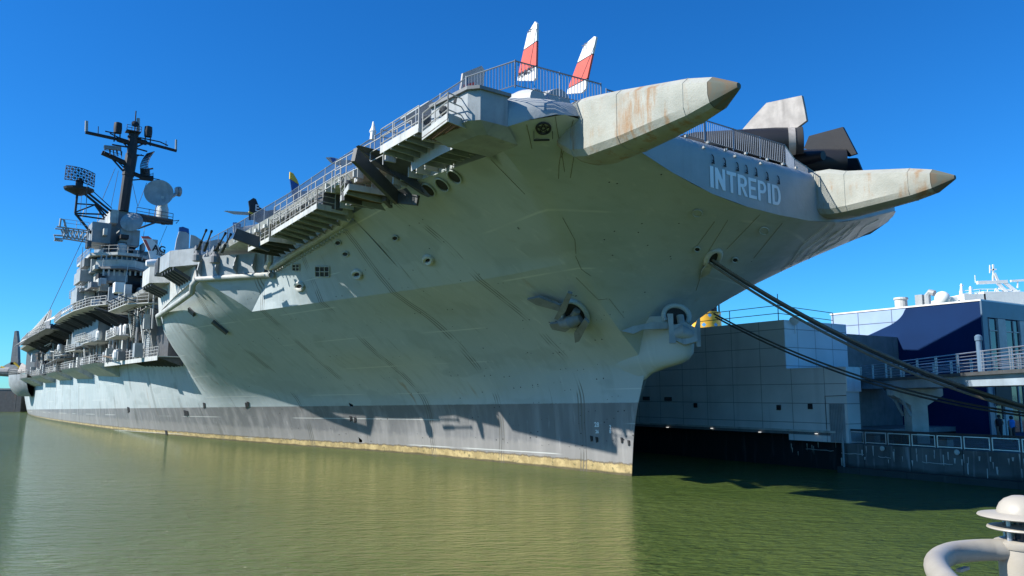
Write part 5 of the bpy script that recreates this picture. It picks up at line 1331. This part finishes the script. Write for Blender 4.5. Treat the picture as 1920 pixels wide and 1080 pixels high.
# whip aerials, cables and braces round the island
for k in range(26):
    x, y = rn.uniform(150, 318), rn.uniform(400, 545); S = rn.uniform(86, 104); p = pS(x, y, S); h = rn.uniform(1.2, 4.5)
    m = MB(); m.tube([p, p + Vector((rn.uniform(-.3, .3), rn.uniform(-.4, .4), h))], rn.uniform(.03, .07), 5); m.build('whip_aerial', M[rn.choice(('light', 'haze_grey', 'dark'))], isl)
for k in range(24):
    x, y = rn.uniform(165, 290), rn.uniform(430, 560); S = rn.uniform(86.2, 88); p = pS(x, y, S); w, h = rn.uniform(.3, 1.1), rn.uniform(.3, 1.2)
    m = MB(); m.box(p.x, p.x + 2.5, p.y - w / 2, p.y + w / 2, p.z - h / 2, p.z + h / 2); m.build('island_fitting', M[rn.choice(('light', 'haze_grey', 'mid', 'dark', 'void'))], isl)
for k in range(40):
    s = rn.uniform(60, 170); z = rn.choice((9.6, 12.8, 13.6, 15.2)); t = rn.uniform(14.6, 17.8); m = MB(); m.tube([(s, t, z), (s + rn.uniform(3, 9), t + rn.uniform(-.4, .4), z + rn.uniform(-.6, .9))], rn.uniform(.04, .11), 5); m.build('side_pipe', M[rn.choice(('railm', 'dark', 'mid', 'rusty'))], ship)
for k in range(14):
    s = rn.uniform(60, 160); m = MB(); m.lathe((s, rn.uniform(15.5, 17.2), rn.choice((9.3, 12.7))), [(.3, 0), (.42, .3), (.42, 1.0), (.3, 1.3)], 10); m.build('life_raft_drum', M['white'], ship)
# ------------------------------------------------------------ aircraft on the flight deck
M['jetwhite'] = paint("jet_white", (.70, .70, .68), .45, streak=.06, var=.05)
M['jetred'] = paint("jet_red", (.62, .10, .065), .45, streak=.06, var=.08)
M['jetbeige'] = paint("jet_beige", (.46, .43, .38), .5, streak=.08)
M['jetgrey'] = paint("jet_grey", (.40, .41, .40), .5, streak=.08)
M['jetblack'] = paint("jet_black", (.016, .017, .02), .5, streak=0)
M['jetblue'] = paint("jet_blue", (.02, .09, .30), .45, streak=.05)
M['jetyellow'] = paint("jet_yellow", (.62, .42, .04), .45, streak=.05)
M['worn_glare'] = paint("worn_black_sun_glare", (.34, .315, .285), .6, streak=.25, var=.25, scale=1.5)  # pale tone puts sun glare on the weathered black paint into the colour
def ship_thing(name, label, cat, s, t, z=ZD, group=None):
    return thing(name, label, cat, tuple(S2W((s, t, z))), SHIP_RZ, group), (s, t, z)
def slab(px, T, th=.14, mat='jetwhite', name='tail_fin', parent=None, off=(0, 0, 0), S=None, cant=0.0):
    pts = [pT(x, y, T) for x, y in px] if S is None else [pS(x, y, S) for x, y in px]
    z0 = min(p.z for p in pts); pts = [p + Vector((0, cant * (p.z - z0), 0)) for p in pts]
    m = MB(off=off); m.prism(pts, (0, -th, 0) if S is None else (th, 0, 0)); return m.build(name, M[mat], parent)
def tube_part(name, mat, parent, off, pts, r, n=14): m = MB(off=off); m.tube(pts, r, n); return m.build(name, M[mat], parent, smooth=50)
# swing-wing fighter with two banded fins at the bow
j, o = ship_thing('jet_fighter', 'white jet fighter with two red banded tail fins standing at the bow', 'jet', -1.0, 11.0)
tube_part('fuselage', 'jetgrey', j, o, [(-6.5, 11, 19.6), (-4, 11, 19.6), (3, 11, 19.8), (8, 11, 19.6), (11, 11, 19.3)], [.7, 1.1, 1.2, .8, .15])
for T, P0_, P1_, P2_ in ((13.0, [(1003, 40), (1006.5, 44), (1006, 76), (982, 93), (989, 63)], [(981.6, 95), (1006, 78), (1005, 122), (971, 142)], [(970.6, 144), (1005, 124.5), (1004.5, 146), (1000, 151), (970, 151)]),
                         (9.4, [(1114, 68), (1117.5, 69), (1111, 100), (1082.5, 117), (1095, 85)], [(1082, 119.5), (1110.5, 102), (1101, 146), (1065, 165)], [(1064.5, 167), (1100.5, 148.5), (1098, 166), (1090, 174), (1063, 176)])):
    f = slab(P0_, T, .12, 'jetwhite', 'tail_fin', j, o); slab(P1_, T, .12, 'jetred', 'red_band', f, o); b = slab(P2_, T, .12, 'jetwhite', 'fin_base', f, o)
    slab([(P0_[3][0], P0_[3][1] + .4), (P0_[2][0], P0_[2][1] + .4), (P1_[1][0], P1_[1][1] - .3), (P1_[0][0], P1_[0][1] - .3)], T, .12, 'jetblack', 'pinstripe', f, o)
    slab([(P1_[3][0], P1_[3][1] + .4), (P1_[2][0], P1_[2][1] + .4), (P2_[1][0], P2_[1][1] - .3), (P2_[0][0], P2_[0][1] - .3)], T, .12, 'jetblack', 'pinstripe', f, o)
    for (xa, ya), (xb, yb) in ((((P0_[0][0] + P0_[1][0]) / 2 + (1.0 if T > 12 else .2), P0_[0][1] + 14), ((P2_[1][0] * .62 + P2_[0][0] * .38), P2_[1][1] + 6)),):
        q0, q1 = pT(xa, ya, T + .01), pT(xb, yb, T + .01); m = MB(off=o); m.beam(q0, q1, .012, .02); m.build('rudder_hinge', M['dark'], f)
    for kx, ky in ((.55, .5), (.7, .62)):
        q = pT(P0_[3][0] + (P0_[2][0] - P0_[3][0]) * kx, P0_[2][1] + (P0_[0][1] - P0_[2][1]) * ky, T + .01); m = MB(off=o); m.beam(q, q + Vector((.3, 0, .05)), .012, .03); m.beam(q + Vector((.15, 0, 0)), q + Vector((.15, 0, -.3)), .012, .03); m.build('fin_marking', M['dark'], f)
    tube_part('engine_nacelle', 'jetgrey', j, o, [(-7.0, T - .2, 19.2), (-6.0, T - .2, 19.2), (1, T - .2, 19.3)], [.5, .75, .8])
    if T > 12:
        a, b_ = pT(972, 150, T + .02), pT(1004, 133, T + .02); d = (b_ - a); text("TOMCAT", 'fin_letters', f, M['jetblack'], a - Vector(o) + Vector((0, .02, .06)), d, Vector((0, 0, 1)) - d.normalized() * d.normalized().z, .40, .006, .006, sx=d.length / 1.78)
    else:
        pass
m = MB(off=o); m.prism([(-2, 12.3, 19.9), (3, 12.3, 19.9), (1, 16.0, 19.8), (-2, 16, 19.8)], (0, 0, .12)); m.prism([(-2, 9.7, 19.9), (3, 9.7, 19.9), (1, 6, 19.8), (-2, 6, 19.8)], (0, 0, .12)); m.build('wing', M['jetgrey'], j)
# black twin-fin reconnaissance jet on the port bow
j, o = ship_thing('reconnaissance_jet', 'black reconnaissance jet with canted twin fins parked behind the bow fence', 'jet', -2.0, -8.5)
N1 = pT(1494, 264, -6.0); ND = Vector((.80, .60, 0))
tube_part('engine_nacelle', 'jetblack', j, o, [N1, N1 + ND * 1.2, N1 + ND * 6 + Vector((0, 0, .1)), N1 + ND * 10], [.8, .92, 1.0, .5], 24)
m = MB(off=o); m.lathe(N1 + ND * .02, [(.8, 0), (.84, .35), (.78, .38), (.7, .1), (.01, .05)], 24, -ND); m.build('exhaust_nozzle', M['void'], j, smooth=40)
tube_part('nozzle_sleeve', 'worn_glare', j, o, [N1 + ND * .1, N1 + ND * .5], [.83, .88], 24)
slab([(1437, 193), (1503, 179), (1508, 203), (1512, 226), (1492, 241), (1489, 256), (1470, 249), (1448, 243), (1425, 242), (1404, 248), (1386, 259), (1370, 271), (1384, 252), (1408, 224)], -6.0, .2, 'worn_glare', 'tail_fin', j, o)
slab([(1372, 271), (1388, 259), (1405, 249), (1426, 243), (1448, 244), (1470, 250), (1488, 257), (1490, 268), (1440, 290), (1395, 282), (1365, 274)], -6.06, .2, 'jetblack', 'fin_root', j, o)
slab([(1520, 256), (1583, 239), (1606, 288), (1590, 293), (1509, 279)], -11.2, .2, 'jetblack', 'tail_fin', j, o, cant=.1)
N2 = N1 + Vector((0, -5.4, -.3))
tube_part('engine_nacelle', 'jetblack', j, o, [N2, N2 + ND * 1.2, N2 + ND * 6 + Vector((0, 0, .1)), N2 + ND * 10], [.8, .92, 1.0, .5], 24)
m = MB(off=o)
m.prism([N1 + Vector((1.0, .8, -.1)), N1 + Vector((11, .8, 0)), N1 + Vector((12, -6.5, 0)), N1 + Vector((1.0, -6.5, -.1))], (0, 0, .12)); m.prism([N1 + Vector((1.2, .8, -.1)), N1 + Vector((11, .8, 0)), N1 + Vector((3.5, 4.2, -.3))], (0, 0, .1)); m.prism([N1 + Vector((1.2, -6.4, -.2)), N1 + Vector((11, -6.4, 0)), N1 + Vector((3, -10, -.5))], (0, 0, .1))
m.build('wing', M['jetblack'], j)
tube_part('fuselage', 'jetblack', j, o, [N1 + Vector((0, -2.8, -.4)), N1 + Vector((4, -2.8, 0)), N1 + Vector((22, -2.8, .3)), N1 + Vector((28, -2.8, .1))], [.3, .8, .8, .05], 16)
slab([(1580, 297), (1606, 296), (1615, 318), (1604, 324), (1560, 324), (1545, 318)], -12.5, .2, 'jetblack', 'rudder', j, o)
# smaller tails further aft
def tail(label, S, parts, name='parked_jet', cat='jet', body='jetgrey', zb=None):
    """a jet parked athwart the deck, tail outboard: its fin shows over the deck edge, the body lies inboard"""
    ref = [pS(x, y, S) for x, y in parts[0][0]]
    t0 = max(p.y for p in ref); z0 = zb or max(18.6, min(p.z for p in ref) - .3)
    j, o = ship_thing(name, label, cat, S, t0 - 5)
    for px, th, mt, nm_ in parts: slab(px, None, th, mt, nm_, j, o, S=S - (th - .14) / 2)
    tube_part('fuselage', body, j, o, [(S + .07, t0 - .6, z0), (S + .07, t0 - 2, z0 + .1), (S + .07, t0 - 9, z0 + .15), (S + .07, t0 - 13, z0 - .1)], [.35, .7, .75, .1])
    for ds in (.9, -.9):
        m = MB(off=o); m.tube([(S + ds, t0 - 5, ZD), (S + ds, t0 - 5, z0)], .09, 6); m.lathe((S + ds - .1, t0 - 5, ZD + .32), [(.32, 0), (.32, .2)], 12, (1, 0, 0)); m.build('landing_gear', M['dark'], j)
    return j, o
tail('beige jet with a squared tail fin just behind the starboard bow fence', -3, [([(868, 137), (903, 123), (910, 133), (906, 160), (885, 166), (864, 168)], .14, 'jetbeige', 'tail_fin'), ([(869, 159), (889, 154), (889, 163), (869, 165)], .18, 'jetred', 'red_flash')])
tail('dark blue jet tail with a yellow tip above the catwalks', 16, [([(543.6, 336), (561, 347), (565, 365), (563, 378), (550, 378)], .14, 'jetblue', 'tail_fin'), ([(544, 322), (550, 325), (558, 338), (561, 346.5), (543.6, 335)], .14, 'jetyellow', 'fin_tip')])
j, o = tail('black jet with yellow stripe and white letter E on its fin', 24, [([(466, 377), (475, 371), (480, 373), (486, 388), (500, 396), (499, 412), (467, 412), (468, 390)], .14, 'jetblack', 'tail_fin'), ([(467, 396), (482, 402), (481, 405), (467, 400)], .18, 'jetyellow', 'yellow_stripe'), ([(420.5, 395.5), (424, 395), (466, 397.5), (467, 403), (440, 401.5)], .12, 'jetbeige', 'tailplane')], body='jetblack')
text("E", 'fin_letter', j, M['jetwhite'], pS(477.5, 395, 23.96) - Vector(o), (0, -1, 0), (0, 0, 1), .72, .006, .014)
j, o = tail('pale jet tail topped by a blue patch with white stars', 30, [([(437.5, 424), (451.5, 427), (451, 436), (438, 436)], .14, 'jetwhite', 'tail_fin'), ([(437, 417), (444, 417), (452, 420), (451.6, 426.5), (437.4, 423.6)], .16, 'jetblue', 'fin_tip')])
for x in (440, 446):
    c = pS(x, 420.7 + (x - 440) * .3, 29.96); m = MB(off=o); m.prism([c + Vector((-.02, -(.13 if k % 2 == 0 else .055) * math.cos(math.pi * k / 5 + math.pi / 2), (.13 if k % 2 == 0 else .055) * math.sin(math.pi * k / 5 + math.pi / 2))) for k in range(10)], (.02, 0, 0)); m.build('star', M['jetwhite'], j)
tail('pale grey jet with a blue cap on its tall fin beside the gun tub', 48, [([(336, 434), (349, 435), (355, 440), (354, 468), (328, 468), (331, 450)], .18, 'jetgrey', 'tail_fin'), ([(336, 426), (343, 425), (354, 429), (355, 439), (349, 434.5), (335.5, 433)], .2, 'jetblue', 'fin_cap'), ([(358, 440), (366, 442), (384, 454), (410, 448), (425, 455), (425, 468), (356, 468)], .14, 'jetbeige', 'folded_wing')])
j, o = tail('jet with a red topped white fin lettered AG in front of the island', 66, [([(267, 447), (285, 448), (314, 480), (318, 486), (311, 492), (281, 483), (279, 473)], .16, 'jetwhite', 'tail_fin'), ([(265, 443), (278, 442.5), (285, 447.5), (267, 446.6)], .18, 'jetred', 'fin_cap'), ([(268.5, 449.5), (274, 449.5), (283.5, 470), (278, 470)], .2, 'jetred', 'red_stripe'), ([(281, 483.5), (311, 492.5), (306, 498), (283, 490)], .14, 'jetbeige', 'tailplane')], body='jetwhite')
text("AG", 'fin_letters', j, M['jetblack'], pS(285.5, 469.5, 65.94) - Vector(o), (0, -1, -.1), (0, 0, 1), 1.1, .006, .03)
text("3564", 'fin_numbers', j, M['jetblack'], pS(292.5, 477, 65.94) - Vector(o), (0, -1, -.2), (0, 0, 1), .52, .006, .01)
j, o = ship_thing('helicopter', 'pale helicopter whose drooping rotor blade tip shows over the deck edge', 'helicopter', 10, 10.0)
slab([(612, 295), (622, 294.5), (640, 299), (664, 301), (660, 309), (640, 311), (622, 305)], None, .12, 'jetbeige', 'rotor_blade', j, o, S=10); slab([(620, 296), (629, 297), (632, 304), (624, 304)], None, .16, 'jetblue', 'blade_band', j, o, S=9.98)
tube_part('cabin', 'jetgrey', j, o, [(10, 12, 18.8), (10, 10.5, 19), (10, 7, 19), (10, 5, 18.8)], [.5, 1.0, 1.0, .3]); tube_part('tail_boom', 'jetgrey', j, o, [(10, 6, 19), (10, -1, 19.6)], [.5, .2])
m = MB(off=o); m.tube([(10.05, 8.5, 19.8), (10.05, 8.5, 20.1)], .15, 8); m.prism([(9.9, 8.6, 20.05), (9.9, 15, 19.85), (10.2, 15, 19.85), (10.2, 8.6, 20.05)], (0, 0, .05)); m.build('rotor_mast', M['dark'], j)
# white search mast on the deck edge
m = MB(); b0 = pT(699, 262, 17.4); m.tube([b0, pT(700, 245, 17.4), pT(700, 228, 17.4)], [.18, .14, .03], 8); m.lathe(pT(699, 247, 17.4), [(.1, -.15), (.2, 0), (.1, .2)], 10); m.build('edge_lamp_mast', M['white'], ship)

# ------------------------------------------------------------ beyond the stern
SB = 1000
m = MB()
for a0, a1, h in ((-560, -470, 14), (-470, -420, 10), (-640, -560, 18), (-420, -360, 8)):
    m.box(a0, a1, 640, 680, 0, h)
tag(m.build('far_shore', M['mid']), 'low dark far shore across the river behind the stern', 'shore', kind='structure')
t = thing('pier_shed', 'long low dark shed on the far pier left of the stern', 'shed', (-280, 410, 0))
a, b = pD(-140, 758, 410), pD(80, 731, 410)
m = MB(off=(-280, 410, 0)); m.box(a.x, b.x, 410, 430, 1.0, b.z); m.build('wall', M['navyframe'], t)
m = MB(off=(-280, 410, 0)); m.box(a.x - 1, b.x + 1, 409, 431, b.z + .003, b.z + .8); m.build('roof', M['mid'], t)
for k in range(14):
    x = a.x + (b.x - a.x) * (k + .3) / 14; m = MB(off=(-280, 410, 0)); m.box(x, x + 2.4, 409.9, 409.98, 2.6, 5.6); m.build('window', M['glass'], t)
m = MB(off=(-280, 410, 0)); m.box(a.x - 4, b.x + 2, 408, 432, -1, .997); m.build('quay', M['concrete'], t)
# delta-winged jet on the pier end, its fin rising past the stern
p0 = pD(30, 700, 235)
t = thing('parked_airliner', 'dark airliner tail fin above a yellow edged wing at the far left beyond the stern', 'airliner', tuple(Vector((p0.x, p0.y, 1.0))))
of = (p0.x, p0.y, 1.0)
def D_(x, y, D=235): return pD(x, y, D)
m = MB(off=of); m.prism([D_(27, 621), D_(31, 620), D_(33, 640), D_(34, 684), D_(19, 684), D_(22, 660)], (0, 1.2, 0)); m.build('tail_fin', M['mid'], t)
m = MB(off=of); m.prism([D_(20, 679), D_(28, 679.5), D_(35, 690), D_(30, 693), D_(8, 692), D_(3, 688)], (0, 3, 0)); m.build('wing', M['haze_grey'], t)
m = MB(off=of); m.tube([D_(2, 688, 234.5), D_(10, 691, 234.5), D_(28, 694, 234.5), D_(38, 690, 234.5), D_(27, 680, 234.5)], .35, 6); m.build('wing_edge', M['jetyellow'], t)
m = MB(off=of); m.tube([D_(-30, 697), D_(20, 697), D_(45, 697)], [1, 1.5, .5], 12); m.build('fuselage', M['mid'], t)
m = MB(off=of); m.box(D_(-20, 720).x, D_(50, 720).x, 233, 238, -1, D_(0, 733).z); m.build('support', M['dark'], t)
p1 = pD(52, 700, 228)
t = thing('event_tent', 'cream peaked event tent roof beside the stern gallery', 'tent', (p1.x, p1.y, 8.0)); of = (p1.x, p1.y, 8.0)
e0, e1, e2, e3, ap = D_(34, 698, 225), D_(68, 698, 225), D_(70, 697, 240), D_(32, 697, 240), D_(41, 680, 232)
m = MB(off=of)
for a_, b_ in ((e0, e1), (e1, e2), (e2, e3), (e3, e0)): m.poly([a_, b_, ap])
m.build('tent_roof', M["jetbeige"], t)
m = MB(off=of)
for q in (e0, e1, e2, e3): m.tube([q, Vector((q.x, q.y, 1))], .12, 6)
m.build('tent_frame', M['dark'], t)
# ------------------------------------------------------------ foreground walkway, bollard light and rail
m = MB(); m.box(-4, 6, -3, 4.15, 3.0, 3.35)
tag(m.build('walkway', M['concrete']), 'concrete shore walkway below the light bollard', 'walkway', kind='structure')
bc = pD(1916, 960, 3.62)
M['cream'] = paint("cream_powder_coat", (.36, .33, .275), .42, streak=.16, var=.10, scale=5, bump=.12, rust=.5)
lt = thing('light_bollard', 'cream bollard light with a domed cap and two flat louvre discs', 'bollard light', (bc.x, bc.y, 3.35))
def zz(y): return pD(1916, y, 3.62).z
bo_ = (bc.x, bc.y, 3.35); cx = Vector((bc.x, bc.y, 0))
m = MB(off=bo_); zt = zz(1012); m.lathe(cx + Vector((0, 0, 3.35)), [(.135, 0), (.135, .03), (.107, .035), (.107, zt - 3.35 - .03)], 40); m.build('body', M['cream'], lt, smooth=40)
m = MB(off=bo_); m.lathe(cx + Vector((0, 0, zt - .035)), [(.112, 0), (.118, .012), (.118, .028), (.10, .036)], 40); m.build('collar', M['cream'], lt, smooth=40)
m = MB(off=bo_); zd = zz(990); m.lathe(cx + Vector((0, 0, zd - .006)), [(.06, .014), (.138, 0), (.143, .004), (.14, .010), (.06, .026)], 48); m.build('louvre_disc', M['cream'], lt, smooth=40)
m = MB(off=bo_); zb2 = zz(966); m.lathe(cx + Vector((0, 0, zb2 - .01)), [(.06, .016), (.172, 0), (.178, .005), (.174, .011), (.10, .022), (.097, .036), (.086, .060), (.066, .080), (.035, .094), (.001, .098)], 48); m.build('dome_cap', M['cream'], lt, smooth=50)
m = MB(off=bo_); m.lathe(cx + Vector((0, 0, zt)), [(.062, 0), (.062, zb2 - zt)], 24); m.build('lens', M['glass'], lt, smooth=40)
for k in range(4):
    an = R(200 + 90 * k); q = cx + Vector((.088 * math.cos(an), .088 * math.sin(an), 0)); m = MB(off=bo_); m.tube([q + Vector((0, 0, zt)), q + Vector((0, 0, zb2))], .011, 8); m.build('spacer_rod', M['steel'], lt, smooth=40)
zr = pD(1880, 1031, 3.62).z
def rz_(x, y): r = ray(x, y); return O + r * ((zr - EYE) / r.z)
path = [rz_(*q) for q in ((1990, 1031), (1885, 1031), (1850, 1031), (1815, 1033), (1785, 1037.5), (1765, 1046), (1756, 1058), (1762, 1076), (1785, 1103), (1820, 1140), (1880, 1200))]
# smooth path
sp_ = []
for i in range(len(path) - 1):
    p0_, p1_, p2_, p3_ = path[max(0, i - 1)], path[i], path[i + 1], path[min(len(path) - 1, i + 2)]
    for k in range(6):
        t_ = k / 6; sp_.append(.5 * ((2 * p1_) + (p2_ - p0_) * t_ + (2 * p0_ - 5 * p1_ + 4 * p2_ - p3_) * t_ * t_ + (3 * p1_ - p0_ - 3 * p2_ + p3_) * t_ ** 3))
sp_.append(path[-1])
hr = thing('handrail', 'thick cream tubular handrail bending round in front of the bollard light', 'handrail', tuple(sp_[-1]))
m = MB(off=sp_[-1]); m.tube(sp_, .047, 20); m.build('rail_tube', M['cream'], hr, smooth=60)
m = MB(off=sp_[-1]); m.tube([sp_[-2] - Vector((0, 0, .03)), Vector((sp_[-2].x, sp_[-2].y, 3.35))], .03, 10); m.build('rail_post', M['cream'], hr, smooth=60)
m = MB(off=sp_[-1]); q = rz_(1795, 1047) - Vector((0, 0, .05)); m.beam(q, rz_(1812, 1042) - Vector((0, 0, .05)), .02, .012); m.build('rail_lug', M['cream'], hr)
